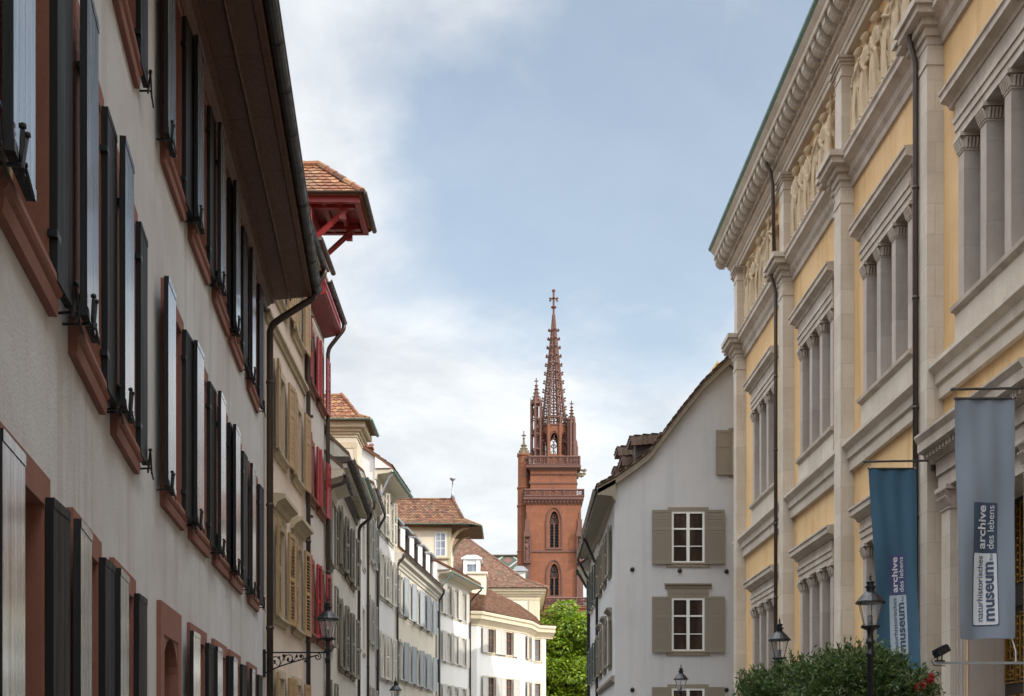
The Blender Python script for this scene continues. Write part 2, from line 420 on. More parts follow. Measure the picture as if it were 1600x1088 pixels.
# ------------------------------------------------------------------ windows and shutters
def shutter_mb(w, h, side, kind, so, ang, t=.04):
    """side +1: hinged at the right jamb folding right, -1: the mirror. x from 0 to w before rotation."""
    m = MB(); st = .075
    if kind == 'plank':
        n = max(2, round(w/.13)); bw = w/n
        for i in range(n): m.box(i*bw+.0015, (i+1)*bw-.0015, -t, 0, 0, h)
        for z in (.0, h-.05): m.box(.0, w, -t-.004, -t+.003, z, z+.05)
    elif kind == 'louvre':
        m.box(0, st, -t, 0, 0, h); m.box(w-st, w, -t, 0, 0, h)
        for z in (0, h*.48, h-st): m.box(st, w-st, -t+.002, -.002, z, z+st*1.1 if z else st*1.3)
        n = int((h-.25)/.062)
        for i in range(n):
            z = .12+i*(h-.25)/n
            if abs(z-h*.5) < .07: continue
            c = Matrix.Translation((w/2, -t/2, z)) @ Matrix.Rotation(R(38), 4, 'X')
            m.box(-(w/2-st), w/2-st, -.028, .028, -.005, .005, c)
    else:
        m.box(0, st, -t, 0, 0, h); m.box(w-st, w, -t, 0, 0, h)
        for z in (0, h*.62, h-st*1.2): m.box(st, w-st, -t+.002, -.002, z, z+st*1.2)
        m.box(st, w-st, -t*.7, -.012, .05, h-.05)
        if kind == 'panel_slat':
            n = int(h/.10)
            for i in range(n): m.box(st+.01, w-st-.01, -t*.85, -t*.6, .09+i*.095, .09+i*.095+.075) if .09+i*.095+.08 < h-.09 else None
    # hinge straps
    M = Matrix.Translation((0, -so, 0)) @ Matrix.Rotation(-R(ang), 4, 'Z')
    out = MB()
    for v in m.v:
        q = M @ Vector(v); out.v.append((q.x*side, q.y, q.z))
    out.f = m.f
    return out
WST = {}
def window_style(key, w, h, sur=.14, sd=.04, rev=.2, stone_m='trim_white', frame_m='wood_white', glass_m='glass_dark', bars=(2, 3),
                 sill=None, hood=None, shut=None, shut_m=None, shut_far=None, sw=None, soL=.05, soR=.05, aL=2, aR=2, lintel=None, sillm=None, stay=False, fw=.05, only=None, arch=False, plinth=0):
    """Meshes of one kind of window in local axes: x right, y into the wall, z up from the bottom of the opening."""
    d = {'w': w, 'h': h, 'sur': sur, 'list': [], 'bot': (.05 if sill else sur*.8)}
    hw = w/2; lt = lintel or sur
    m = MB()
    m.box(-hw-sur, -hw, -sd, rev, 0, h); m.box(hw, hw+sur, -sd, rev, 0, h)
    bb = .05 if sill else sur*.8
    m.box(-hw-sur, hw+sur, -sd-.002, rev, h, h+lt); m.box(-hw-sur, hw+sur, -sd-.002, rev, -bb, 0)
    if arch:
        for sg in (-1, 1):
            pts = [(sg*hw, h)]+[(sg*(hw-hw*(1-math.cos(a))), h-.0-.32+.32*math.sin(a)) for a in [i*math.pi/2/6 for i in range(7)]]
            m.prism([(x, z) for x, z in pts], -sd+.01, rev-.02)
    d['sur_me'] = m.mesh('window', stone_m)
    if sill:
        so, sh = sill
        m = MB(); a = hw+sur+.04
        m.profx([(-.02, -bb-sh*.75), (sd+.01, -bb-sh*.75), (sd+.02, -sh*.62), (so*.62, -sh*.42), (so*.86, -sh*.30), (so, -sh*.12), (so*.97, .02), (sd, .045), (-.02, .045)], -a, a)
        d['list'].append(('sill', m.mesh('sill', sillm or stone_m)))
    if hood:
        ho, hz, hh = hood
        m = MB(); a = hw+sur+.03
        m.box(-a+.03, a-.03, -sd-.012, .01, h+lt, hz)
        m.profx([(-.02, hz-.05), (sd+.03, hz-.05), (ho*.45, hz+hh*.2), (ho*.8, hz+hh*.45), (ho, hz+hh*.55), (ho, hz+hh*.9), (ho*.4, hz+hh), (-.02, hz+hh)], -a-ho*.5, a+ho*.5)
        d['list'].append(('hood', m.mesh('hood', sillm or stone_m)))
    # casement
    m = MB(); y0, y1 = rev-.10, rev-.04
    m.box(-hw, -hw+fw, y0, y1, 0, h); m.box(hw-fw, hw, y0, y1, 0, h); m.box(-hw+fw, hw-fw, y0, y1, 0, fw*1.2); m.box(-hw+fw, hw-fw, y0, y1, h-fw, h)
    nx, ny = bars
    for i in range(1, nx):
        x = -hw+w*i/nx; b = fw*.75 if i*2 == nx else .016
        m.box(x-b, x+b, y0-.008, y1+.002, fw, h-fw)
    for j in range(1, ny):
        z = h*j/ny; b = .016 if j != ny-1 or ny < 3 else .028
        m.box(-hw+fw, hw-fw, y0+.004, y1-.006, z-b, z+b)
    d['list'].append(('frame', m.mesh('frame', frame_m)))
    m = MB(); m.box(-hw+.01, hw-.01, y1-.028, y1-.018, .01, h-.01); d['list'].append(('pane', m.mesh('pane', glass_m)))
    if shut:
        sw = sw or w/2
        for sg, so, an in ((-1, soL, aL), (1, soR, aR)):
            if only and sg != only: continue
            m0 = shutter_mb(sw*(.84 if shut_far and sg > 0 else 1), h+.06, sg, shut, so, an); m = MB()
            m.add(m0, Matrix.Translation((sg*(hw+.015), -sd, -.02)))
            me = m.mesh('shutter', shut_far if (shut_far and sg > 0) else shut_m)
            if shut_far and sg < 0:                     # edges stay black, the faces carry the sky's reflection as painted colour
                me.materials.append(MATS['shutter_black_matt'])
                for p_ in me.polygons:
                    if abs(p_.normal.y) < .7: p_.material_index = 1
            d['list'].append(('shutter', me))
    if stay:
        for sg, so in ((-1, soL), (1, soR)):
            m = MB(); x = sg*(hw+.02+sw*.82); yb = -sd-so-.055
            m.tube([(x, -sd+.03, -.05), (x, yb-.03, -.04)], .009, 6)
            m.tube([(x-.05*sg, yb, -.09), (x-.01*sg, yb-.005, .0), (x+.01*sg, yb-.012, .10)], [.008, .012, .010], 6)
            m.lathe([(.001, 0), (.017, .008), (.017, .022), (.001, .032)], 6, (x+.01*sg, yb-.012, .10))
            m.tube([(x+.05*sg, yb-.02, -.08), (x, yb-.02, .02), (x-.04*sg, yb-.02, .09)], .008, 6)
            m.lathe([(.001, 0), (.016, .008), (.016, .02), (.001, .03)], 6, (x-.04*sg, yb-.02, .09))
            m.tube([(x, yb-.02, -.05), (x+.16, yb-.02, -.10)], .008, 5)
            d['list'].append(('shutter_stay', m.mesh('shutter_stay', 'iron_black')))
        for sg in (-1, 1):                              # pintle hinges
            for z in (.22, h-.25): m = MB(); m.box(sg*(hw-.01), sg*(hw+.10), -sd-.045, -sd+.005, z-.02, z+.02); d['list'].append(('hinge', m.mesh('hinge', 'iron_black')))
    WST[key] = d; return d
JR = random.Random(3)
class House:
    jit = 1.6
    def __init__(s, name, label, cat, pts, zt, depth, wall_m, group=None):
        s.F = Facade(pts); s.zt, s.depth, s.wm = zt, depth, wall_m; s.holes = []
        p = s.F.p[0]; s.root = thing(name, label, cat, (p.x, p.y, 0), group)
    def win(s, key, t, z, name='window', extra=None):
        d = WST[key]; M = s.F.frame(t, z, d['w'])
        hw = d['w']/2+d['sur']-.02
        s.holes.append((t-hw, t+hw, z-d.get('bot', 0)+.01, z+d['h']+d['sur']-.02))
        o = link(name, d['sur_me'], s.root, Matrix.Translation(-s.root.location) @ M)
        for nm, me in d['list']:
            q = link(nm, me, o)
            if nm == 'shutter' and s.jit:               # no two shutters stand open quite alike
                sg = 1 if sum(v.co.x for v in me.vertices) > 0 else -1; hx = sg*(d['w']/2+.015)
                q.matrix_local = Matrix.Translation((hx, -.03, 0)) @ Matrix.Rotation(R(-sg*JR.uniform(-.3, s.jit)), 4, 'Z') @ Matrix.Translation((-hx, .03, 0))
        return o
    def wall(s, z0=0, sides=(1, 1), back=True):
        F = s.F; m = MB(); eps = 1e-4
        ss = sorted(set([0, F.len]+F.L+[x for h in s.holes for x in h[:2] if 0 < x < F.len])); zs = sorted(set([z0, s.zt]+[x for h in s.holes for x in h[2:] if z0 < x < s.zt]))
        for a, b in zip(ss, ss[1:]):
            if b-a < eps: continue
            pa, pb = F.at(a)[0], F.at(b)[0]; mid = (a+b)/2
            run = None
            for c, d in zip(zs, zs[1:]):
                mz = (c+d)/2; hole = any(h[0]-eps < mid < h[1]+eps and h[2] < mz < h[3] for h in s.holes)
                if hole:
                    if run is not None: m.quad((pa.x, pa.y, run), (pb.x, pb.y, run), (pb.x, pb.y, c), (pa.x, pa.y, c)); run = None
                elif run is None: run = c
            if run is not None: m.quad((pa.x, pa.y, run), (pb.x, pb.y, run), (pb.x, pb.y, s.zt), (pa.x, pa.y, s.zt))
        d0, d1 = F.at(0)[1], F.at(F.len)[1]; a, b = F.p[0], F.p[-1]
        a2, b2 = a+Vector((-d0.y, d0.x))*s.depth, b+Vector((-d1.y, d1.x))*s.depth
        s.a2, s.b2 = a2, b2
        m.quad((a.x, a.y, z0), (a.x, a.y, s.zt), (a2.x, a2.y, s.zt), (a2.x, a2.y, z0))
        m.quad((b.x, b.y, z0), (b2.x, b2.y, z0), (b2.x, b2.y, s.zt), (b.x, b.y, s.zt))
        m.quad((a2.x, a2.y, z0), (a2.x, a2.y, s.zt), (b2.x, b2.y, s.zt), (b2.x, b2.y, z0))
        return part('wall', m, s.wm, s.root)
    def sweep(s, name, prof, mat, t0=None, t1=None, e0=0, e1=0, smooth=False):
        return part(name, MB().sweep(prof, s.F.path(t0, t1, e0, e1)), mat, s.root, smooth)
    def roof(s, over, ze, rise, mat='tiles_brown', D=None, e=.15, th=.12):
        D = D or s.depth
        pr = [(over, ze), (over, ze+th), (-D/2, ze+rise+th), (-D-.3, ze+th), (-D-.3, ze)]
        return part('roof', MB().sweep(pr, s.F.path(None, None, e-.02, e-.02)), mat, s.root)
    def gutter(s, out, z, r=.075, mat='gutter_dark', e0=.1, e1=.1, joints=True):
        pr = [(out+r+r*math.cos(a), z+r*math.sin(a)) for a in [math.pi+i*math.pi/6 for i in range(7)]]
        pr += [(out+2*r+.012, z+.01), (out+2*r+.012, z-.002)]+[(out+r+(r-.012)*math.cos(a), z+(r-.012)*math.sin(a)) for a in [-i*math.pi/6 for i in range(7)]][1:]
        g = part('gutter', MB().sweep(pr, s.F.path(None, None, e0, e1)), mat, s.root, False)
        if joints:
            t = .4
            while t < s.F.len:
                m = MB()
                pr2 = [(out+r+(r+.006)*math.cos(a), z+(r+.006)*math.sin(a)) for a in [math.pi+i*math.pi/6 for i in range(7)]]
                m.sweep(pr2+[(out+r*1.5, z-.01), (out+r*.5, z-.01)], s.F.path(t, t+.035)); t += 1.0
                subworld('bracket', m, mat, g, s.root)
        return g
    def downpipe(s, t, out, zg, zwall, r=.05, mat='gutter_brown', z0=0, wo=.10, hopper=None, skew=0):
        p, d = s.F.at(t); n = Vector((d.y, -d.x))
        def q(o, z, k=0): v = p+n*o+d*k; return (v.x, v.y, z)
        pts = [q(out, zg), q(out, zg-.10)]
        dz = zwall-(zg-.10)
        for i in range(1, 6): pts.append(q(out-(out-wo)*.18*(i/5)**1.6, zg-.10+dz*.0-.12*(i/5), skew*0))
        pts += [q(out-(out-wo)*.80, zwall+.10, skew), q(out-(out-wo)*.93, zwall+.02, skew), q(wo, zwall-.10, skew), q(wo, z0, skew)]
        m = MB().tube(pts, r, 10)
        z = zwall-1.0
        while z > 1: m.lathe([(r, 0), (r+.012, .005), (r+.012, .05), (r, .055)], 10, q(wo, z, skew)); z -= 2.1
        if hopper:
            v = q(wo, hopper, skew); m.lathe([(r, 0), (r*1.7, .08), (r*1.9, .30), (r*1.9, .34), (r*.9, .36)], 10, v)
        return part('downpipe', m, mat, s.root, True)
def tile_plane(m, O, U, V, poly, tw=.17, tl=.15, th=.018, jit=.012, rnd=None):
    """Plain tiles laid over the polygon poly, given in (u, v) metres: U runs along the eave, V up the slope."""
    rnd = rnd or random; O = Vector(O); U = Vector(U).normalized(); V = Vector(V).normalized(); N = U.cross(V)
    if N.z < 0: N = -N
    us = [p[0] for p in poly]; vs = [p[1] for p in poly]
    def inside(x, y):
        c = False; n = len(poly)
        for i in range(n):
            (x1, y1), (x2, y2) = poly[i], poly[i-1]
            if (y1 > y) != (y2 > y) and x < (x2-x1)*(y-y1)/(y2-y1)+x1: c = not c
        return c
    r = 0; v = min(vs)
    while v < max(vs):
        u = min(us)-(tw/2 if r % 2 else 0)
        while u < max(us)+tw:
            if inside(u+tw/2, v+tl*.6):
                j = rnd.uniform(-jit, jit); lift = th*2.1+rnd.uniform(0, .006)
                A = O+U*(u+.004)+V*(v+j-.01)+N*lift; B = O+U*(u+tw-.004)+V*(v+j-.01)+N*lift
                Mi = O+U*(u+tw/2)+V*(v+j-.045)+N*lift
                C = O+U*(u+tw-.004)+V*(v+tl*1.25)+N*th*.6; D = O+U*(u+.004)+V*(v+tl*1.25)+N*th*.6
                n = len(m.v); dn = -N*th
                m.v += [tuple(q) for q in (A, Mi, B, C, D, A+dn, Mi+dn, B+dn)]
                m.f += [(n, n+1, n+2, n+3, n+4), (n, n+5, n+6, n+1), (n+1, n+6, n+7, n+2), (n, n+4, n+5), (n+2, n+7, n+3)]
            u += tw
        v += tl; r += 1
    return m
def tiled_face(m, pts, tw=.17, tl=.15, th=.018):
    """Cover a planar polygon whose first edge is the eave."""
    p = [Vector(q) for q in pts]; U = (p[1]-p[0]).normalized(); N = U.cross(p[2]-p[0]).normalized(); V = N.cross(U)
    if V.z < 0: V = -V
    return tile_plane(m, p[0], U, V, [((q-p[0]).dot(U), (q-p[0]).dot(V)) for q in p], tw, tl, th)
def ridge_tiles(m, a, b, r=.10, L=.34):
    a, b = Vector(a), Vector(b); d = b-a; n = max(1, int(d.length/L))
    for i in range(n):
        p, q = a+d*(i/n), a+d*((i+1.08)/n)
        m.tube([p, q], [r*1.08, r*.92], 8)
    return m
# ------------------------------------------------------------------ ground
g = MB(); g.quad((-1500, -1500, -.02), (1500, -1500, -.02), (1500, 1500, -.02), (-1500, 1500, -.02)); struct('ground', g, 'earth')
g = MB(); g.quad((-6, -30, 0), (9, -30, 0), (9, 44, 0), (-6, 44, 0)); g.quad((-6, 44, 0), (4, 44, 0), (6, 110, 0), (-6, 110, 0)); struct('road', g, 'cobbles')
g = MB(); g.box(5.9, 8.2, -20, 40, -.01, .12); g.box(3.1, 4.0, 41, 60, -.01, .12); struct('pavement', g, 'flagstone')

# ------------------------------------------------------------------ window kinds
window_style('black', .90, 1.84, .15, .035, .24, 'sandstone_red', 'wood_cream', 'glass_dark', (2, 3), sill=(.075, .13), shut='plank', shut_m='shutter_sky_sheen', shut_far='shutter_black_matt', sw=.47, soL=.072, soR=.002, aL=0, aR=1.2, stay=True)
window_style('black_wide', .90, 1.84, .15, .035, .24, 'sandstone_red', 'wood_cream', 'glass_dark', (2, 3), sill=(.075, .13), shut='plank', shut_m='shutter_sky_sheen', shut_far='shutter_black_matt', sw=.47, soL=.045, soR=.004, aL=0, aR=3, stay=True)
window_style('black_low', .86, 1.62, .16, .035, .24, 'sandstone_red', 'wood_cream', 'glass_dark', (2, 3), shut='plank', shut_m='shutter_sky_sheen', shut_far='shutter_black_matt', sw=.45, soL=.045, soR=.004, aL=0, aR=2, stay=False)
window_style('door_arched', .84, 2.6, .20, .04, .35, 'sandstone_red', 'door_dark', 'glass_dark', (2, 3), fw=.16, arch=True, lintel=.30)
window_style('ochre', .92, 1.50, .14, .03, .20, 'sandstone_beige', 'wood_cream', 'glass_warm', (2, 3), sill=(.11, .09), shut='panel_slat', shut_m='shutter_ochre', sw=.44, soL=.05, soR=.05, aL=4, aR=5)
window_style('ochre_hood', .92, 1.66, .14, .03, .20, 'sandstone_beige', 'wood_cream', 'glass_warm', (2, 3), sill=(.11, .09), hood=(.24, 1.98, .20), shut='louvre', shut_m='shutter_ochre', sw=.44, soL=.05, soR=.05, aL=4, aR=5)
window_style('red', .78, 1.20, .12, .03, .2, 'sandstone_red', 'wood_cream', 'glass_dark', (2, 3), sill=(.12, .10), shut='panel_slat', shut_m='shutter_red', sw=.38, aL=7, aR=4)
window_style('red_tall', .78, 1.55, .12, .03, .2, 'sandstone_red', 'wood_cream', 'glass_dark', (2, 3), sill=(.12, .10), shut='louvre', shut_m='shutter_red', sw=.38, aL=7, aR=4)
window_style('olive', .90, 1.45, .12, .03, .18, 'sandstone_olive', 'wood_white', 'glass_dark', (2, 3), sill=(.10, .08), shut='louvre', shut_m='shutter_olive', sw=.45, aL=4, aR=5)
window_style('olive_tall', .90, 1.70, .12, .03, .18, 'sandstone_olive', 'wood_white', 'glass_dark', (2, 3), sill=(.10, .08), shut='louvre', shut_m='shutter_olive', sw=.45, aL=4, aR=5)
window_style('darkred', .75, 1.45, .10, .02, .18, 'trim_white', 'shutter_darkred', 'glass_dark', (2, 3), sill=(.08, .06))
window_style('grey', .80, 1.50, .10, .02, .18, 'trim_white', 'wood_white', 'glass_dark', (2, 3), sill=(.08, .06), shut='louvre', shut_m='shutter_grey', aL=4, aR=4)
window_style('cream', .90, 1.70, .10, .02, .18, 'trim_white', 'wood_white', 'glass_sky', (2, 3), sill=(.10, .08), shut='louvre', shut_m='shutter_cream', aL=5, aR=7)
window_style('blue', .95, 1.60, .10, .02, .18, 'trim_white', 'wood_white', 'glass_dark', (2, 3), sill=(.10, .08), shut='panel', shut_m='shutter_blue', aL=10, aR=14)
window_style('white_panel', .75, 1.50, .09, .02, .18, 'trim_white', 'wood_white', 'glass_warm', (2, 3), sill=(.09, .07), shut='panel', shut_m='shutter_lightgrey', sw=.38, aL=6, aR=8)
window_style('brown', .80, 1.35, .08, .02, .14, 'trim_cream', 'wood_brown', 'glass_dark', (2, 3), sill=(.08, .07), shut='panel', shut_m='shutter_lightgrey', sw=.62, aL=3, aR=6)
window_style('brown_narrow', .45, 1.35, .10, .02, .14, 'trim_cream', 'wood_brown', 'glass_dark', (1, 3), sill=(.08, .07))
window_style('taupe', 1.12, 1.78, .14, .03, .08, 'sandstone_taupe', 'wood_white', 'glass_warm', (2, 3), sill=(.06, .10), shut='panel_slat', shut_m='shutter_taupe', sw=.66, soL=.02, soR=.02, aL=1, aR=1, fw=.07)
window_style('taupe_hood', 1.12, 1.84, .14, .03, .08, 'sandstone_taupe', 'wood_white', 'glass_warm', (2, 3), sill=(.06, .10), hood=(.13, 2.22, .12), shut='panel_slat', shut_m='shutter_taupe', sw=.66, soL=.02, soR=.02, aL=1, aR=1, fw=.07)
window_style('taupe_attic', .7, 1.46, .12, .03, .12, 'sandstone_taupe', 'wood_white', 'glass_warm', (1, 3), shut='panel', shut_m='shutter_taupe', sw=.55, soL=.02, soR=.02, aL=1, aR=1, only=-1)
window_style('taupe_side', .85, 1.62, .12, .03, .18, 'sandstone_taupe', 'wood_white', 'glass_dark', (2, 3), sill=(.10, .10), hood=(.2, 1.86, .14), shut='louvre', shut_m='shutter_taupe', sw=.43, aL=4, aR=4)
window_style('taupe_side_plain', .85, 1.55, .12, .03, .18, 'sandstone_taupe', 'wood_white', 'glass_dark', (2, 3), sill=(.10, .10), shut='louvre', shut_m='shutter_taupe', sw=.43, aL=4, aR=4)
window_style('green', .80, 1.50, .09, .02, .18, 'trim_white', 'wood_white', 'glass_dark', (2, 3), sill=(.09, .07), shut='louvre', shut_m='shutter_green', sw=.42, aL=10, aR=8)

def gabled(h, ze, rise, over, mat='tiles_brown', e=.02, tiled=False, th=.10):
    """Roof slab over the whole depth of the house, with gable triangles belonging to the wall."""
    D = h.depth; F = h.F; sl = rise/(D/2)
    zb = ze-over*0
    pr = [(over, ze), (over, ze+th), (-D/2, ze+th+(D/2+over)*sl), (-D-over, ze+th), (-D-over, ze), (-D/2, ze+(D/2+over)*sl)]
    rf = part('roof', MB().sweep(pr, F.path(None, None, e, e)), mat, h.root)
    m = MB()
    for k, t in ((0, 0), (1, F.len)):
        p, d = F.at(t); inn = Vector((-d.y, d.x)); q = p+d*(.012 if k == 0 else -.012)
        a, b, c = q, q+inn*(D/2), q+inn*D
        zr = ze+(D/2+over)*sl-.02
        m.loft([[(a.x, a.y, h.zt-.01), (b.x, b.y, h.zt-.01), (b.x, b.y, zr), (a.x, a.y, ze+over*sl-.02)], [(x[0]+d.x*.01, x[1]+d.y*.01, x[2]) for x in ((a.x, a.y, h.zt-.01), (b.x, b.y, h.zt-.01), (b.x, b.y, zr), (a.x, a.y, ze+over*sl-.02))]])
        m.loft([[(c.x, c.y, h.zt-.01), (b.x, b.y, h.zt-.01), (b.x, b.y, zr), (c.x, c.y, ze+over*sl-.02)], [(x[0]+d.x*.01, x[1]+d.y*.01, x[2]) for x in ((c.x, c.y, h.zt-.01), (b.x, b.y, h.zt-.01), (b.x, b.y, zr), (c.x, c.y, ze+over*sl-.02))]])
        o_ = q+Vector((d.y, -d.x))*over; tr = ((o_.x, o_.y, ze-.01), (q.x, q.y, ze-.01), (q.x, q.y, ze+over*sl+.01)); sh = e*(1 if k else -1)
        m2_ = MB().loft([[(x[0]+d.x*(w_+sh), x[1]+d.y*(w_+sh), x[2]) for x in tr] for w_ in ((0, .02) if k == 0 else (-.02, 0))])
        part('eave_end', m2_, h.wm, h.root)
    part('gable', m, h.wm, h.root)
    if tiled:
        m = MB(); path = F.path(None, None, e, e)
        for (p, n, k), (q, n2, k2) in zip(path, path[1:]):
            A = (p.x+n.x*over*k, p.y+n.y*over*k, ze+th); B = (q.x+n2.x*over*k2, q.y+n2.y*over*k2, ze+th)
            L = D/2
            C = (q.x-n2.x*L*k2, q.y-n2.y*L*k2, ze+th+(L+over)*sl); E = (p.x-n.x*L*k, p.y-n.y*L*k, ze+th+(L+over)*sl)
            tiled_face(m, (A, B, C, E))
        subworld('roof_tiles', m, mat, rf, h.root)
    return rf
TILED = {}

# ================================================================== LEFT SIDE
# ---- house with black shutters
P1 = [(-1.28, .3), (-2.24, 5.24), (-2.51, 6.7), (-2.86, 8.5), (-3.12, 10.0), (-3.43, 12.6), (-3.79, 16.2), (-4.18, 20.15), (-4.24, 20.8)]
H1 = House('plaster_house', 'long grey house with black shutters, red stone window surrounds and deep brown eave', 'house', P1, 9.5, 9, 'plaster_grey')
H1.jit = .9
yc = [2.2, 4.0, 5.85, 7.70, 9.45, 11.95, 13.65, 15.40, 16.85, 18.95]
for i, Y in enumerate(yc):
    t = H1.F.yy(Y); k = 'black' if i in (2, 3, 4, 6, 7, 8) else 'black_wide'
    H1.win(k, t, 4.15); H1.win(k, t, 7.35)
    if i == 5: H1.win('door_arched', H1.F.yy(11.75), .20, name='door')
    else: H1.win('black_low', H1.F.yy(Y-.1), 1.32)
H1.wall()
m = MB(); pr = [(-.02, 9.28), (.05, 9.29), (.07, 9.33), (.06, 9.38), (.12, 9.43), (.17, 9.44), (.18, 9.50), (.43, 9.53), (.43, 9.495), (.445, 9.48), (.46, 9.495), (.46, 9.535), (.72, 9.57), (.735, 9.54), (.81, 9.54), (.82, 9.80), (-.02, 9.80)]
t = 0
while t < H1.F.len:
    t2 = min(t+1.35, H1.F.len); m.sweep(pr, H1.F.path(t+.003, t2-.003, 0, .0 if t2 < H1.F.len else .02)); t = t2
part('soffit', m, 'wood_soffit', H1.root)
gabled(H1, 9.80, 4.6, .80, e=.0)
H1.gutter(.80, 9.70, .085, 'gutter_dark', 0, .05)
H1.downpipe(H1.F.len-.02, .84, 9.68, 9.05, .058, wo=.10)

# ---- beige house
A, B = (-4.245, 20.83), (-4.33, 25.40)
H2 = House('plaster_house', 'narrow beige house with ochre shutters and small stone hoods over its windows', 'house', [A, B], 11.85, 9, 'plaster_beige')
for px in (436, 464):
    t = H2.F.px(px) if px < 460 else H2.F.px(463)
    H2.win('ochre_hood', t, 4.18); H2.win('ochre', t, 7.15); H2.win('ochre', t, 9.98)
    H2.win('ochre', t, 1.62)
H2.wall()
H2.sweep('string_course', [(-.02, 9.20), (.04, 9.20), (.05, 9.27), (.10, 9.30), (.10, 9.36), (-.02, 9.38)], 'sandstone_beige', .02, H2.F.len-.02)
H2.sweep('soffit', [(-.02, 11.70), (.05, 11.70), (.08, 11.80), (.34, 11.84), (.36, 11.96), (-.02, 11.96)], 'wood_cream')
gabled(H2, 11.96, 4.6, .36)
H2.gutter(.35, 11.88, .06, 'gutter_dark', .02, .02)
H2.downpipe(H2.F.len-.02, .42, 11.88, 11.35, .048, wo=.08, hopper=10.05)

# ---- house with red shutters and hoist dormer
A, B = (-4.34, 25.43), (-4.37, 28.30)
H3 = House('plaster_house', 'white house with bright red shutters and a projecting tiled hoist dormer', 'house', [A, B], 11.4, 9, 'plaster_pale')
for dt in (.72, 2.15):
    H3.win('red_tall', dt, 4.30); H3.win('red', dt, 7.22); H3.win('red', dt, 9.62)
H3.wall()
H3.sweep('boxed_eave', [(-.02, 11.42), (.34, 11.50), (.40, 11.54), (.40, 11.62), (.37, 11.86), (-.02, 11.86)], 'timber_red', .35, None, 0, .02)
gabled(H3, 11.88, 4.4, .38)
H3.gutter(.40, 11.78, .06, 'gutter_brown', -.3, .04)
H3.downpipe(H3.F.len-.03, .46, 11.76, 11.15, .048, wo=.09)
H3.downpipe(.10, .30, 12.15, 11.9, .04, wo=.12, z0=11.3)
dm = part('dormer', MB().box(-6, -4.28, 25.8, 27.3, 11.9, 12.62), 'timber_red', H3.root)
m = MB(); m.box(-6, -4.12, 25.65, 27.45, 12.62, 12.68); subworld('roof', m, 'tiles_dark', dm, H3.root)
m = MB(); m.loft([[(-4.10+.06+.06*math.cos(a), y, 12.62+.06*math.sin(a)) for a in [math.pi+i*math.pi/6 for i in range(7)]] for y in (25.6, 27.5)]); subworld('gutter', m, 'gutter_brown', dm, H3.root)
# hoist
m = MB(); m.box(-9, -4.42, 26.55, 27.85, 12.2, 13.70); hd = part('hoist_dormer', m, 'timber_red', H3.root)
m = MB(); xo, y0, y1, ze = -3.30, 26.32, 28.05, 13.72
m.box(-9, xo, y0+.02, y0+.12, ze-.02, ze+.13); m.box(-9, xo, y1-.12, y1-.02, ze-.02, ze+.13); m.box(xo-.12, xo-.01, y0+.13, y1-.13, ze-.02, ze+.13)
m.box(-9, xo-.13, y0+.13, y1-.13, ze+.10, ze+.128)
for y in (26.66, 27.74):
    m.box(-4.6, xo-.15, y-.06, y+.06, ze-.03, ze+.095)
    m.tube([(-3.62, y, ze-.02), (-4.40, y, 12.98)], .065, 4)
    m.box(-3.78, -3.64, y-.05, y+.05, ze-.26, ze-.03)
for x in (-3.75, -4.1): m.box(x-.05, x+.05, y0+.13, y1-.13, ze-.0, ze+.09)
m.box(-4.48, -4.36, 26.5, 27.9, 12.0, 13.70)
subworld('frame', m, 'timber_red', hd, H3.root)
rz, ry, rx = 14.88, 27.18, -4.32; zt = ze+.15; ov = .06
c = [(-9, y0-ov, zt), (xo+ov, y0-ov, zt), (xo+ov, y1+ov, zt), (-9, y1+ov, zt)]; r0, r1 = (-9, ry, rz), (rx, ry, rz)
m = MB(); b = lambda p, d: (p[0], p[1], p[2]-d)
m.quad(c[0], c[1], r1, r0); m.quad(c[1], c[2], r1); m.quad(c[2], c[3], r0, r1); m.quad(*[b(q, .03) for q in c]); m.quad(c[0], r0, c[3])
for i in range(3): m.quad(c[i], c[i+1], b(c[i+1], .03), b(c[i], .03))
rf = subworld('roof', m, 'tiles_orange', hd, H3.root)
m = MB(); tiled_face(m, (c[0], c[1], r1, r0), .19, .155); tiled_face(m, (c[1], c[2], r1), .19, .155); tiled_face(m, (c[3], c[2], r1, r0), .19, .155)
ridge_tiles(m, c[1], (rx, ry, rz+.03), .09, .3); ridge_tiles(m, c[2], (rx, ry, rz+.03), .09, .3); ridge_tiles(m, (rx, ry, rz+.03), (-9, ry, rz+.03), .09, .3)
subworld('roof_tiles', m, 'tiles_orange', hd, H3.root)
m = MB()
def gut(m, a, b, r=.06):
    a, b = Vector(a), Vector(b); d = (b-a).normalized(); n = Vector((d.y, -d.x, 0)); out = []
    return m.loft([[p+n*(r*math.cos(t))+Vector((0, 0, r*math.sin(t))) for t in [math.pi+i*math.pi/6 for i in range(7)]] for p in (a, b)])
gut(m, (-9, y0-ov-.05, zt), (xo+ov+.06, y0-ov-.05, zt), .05); gut(m, (xo+ov+.05, y0-ov-.05, zt), (xo+ov+.05, y1+ov+.08, zt), .06)
subworld('gutter', m, 'gutter_brown', hd, H3.root)

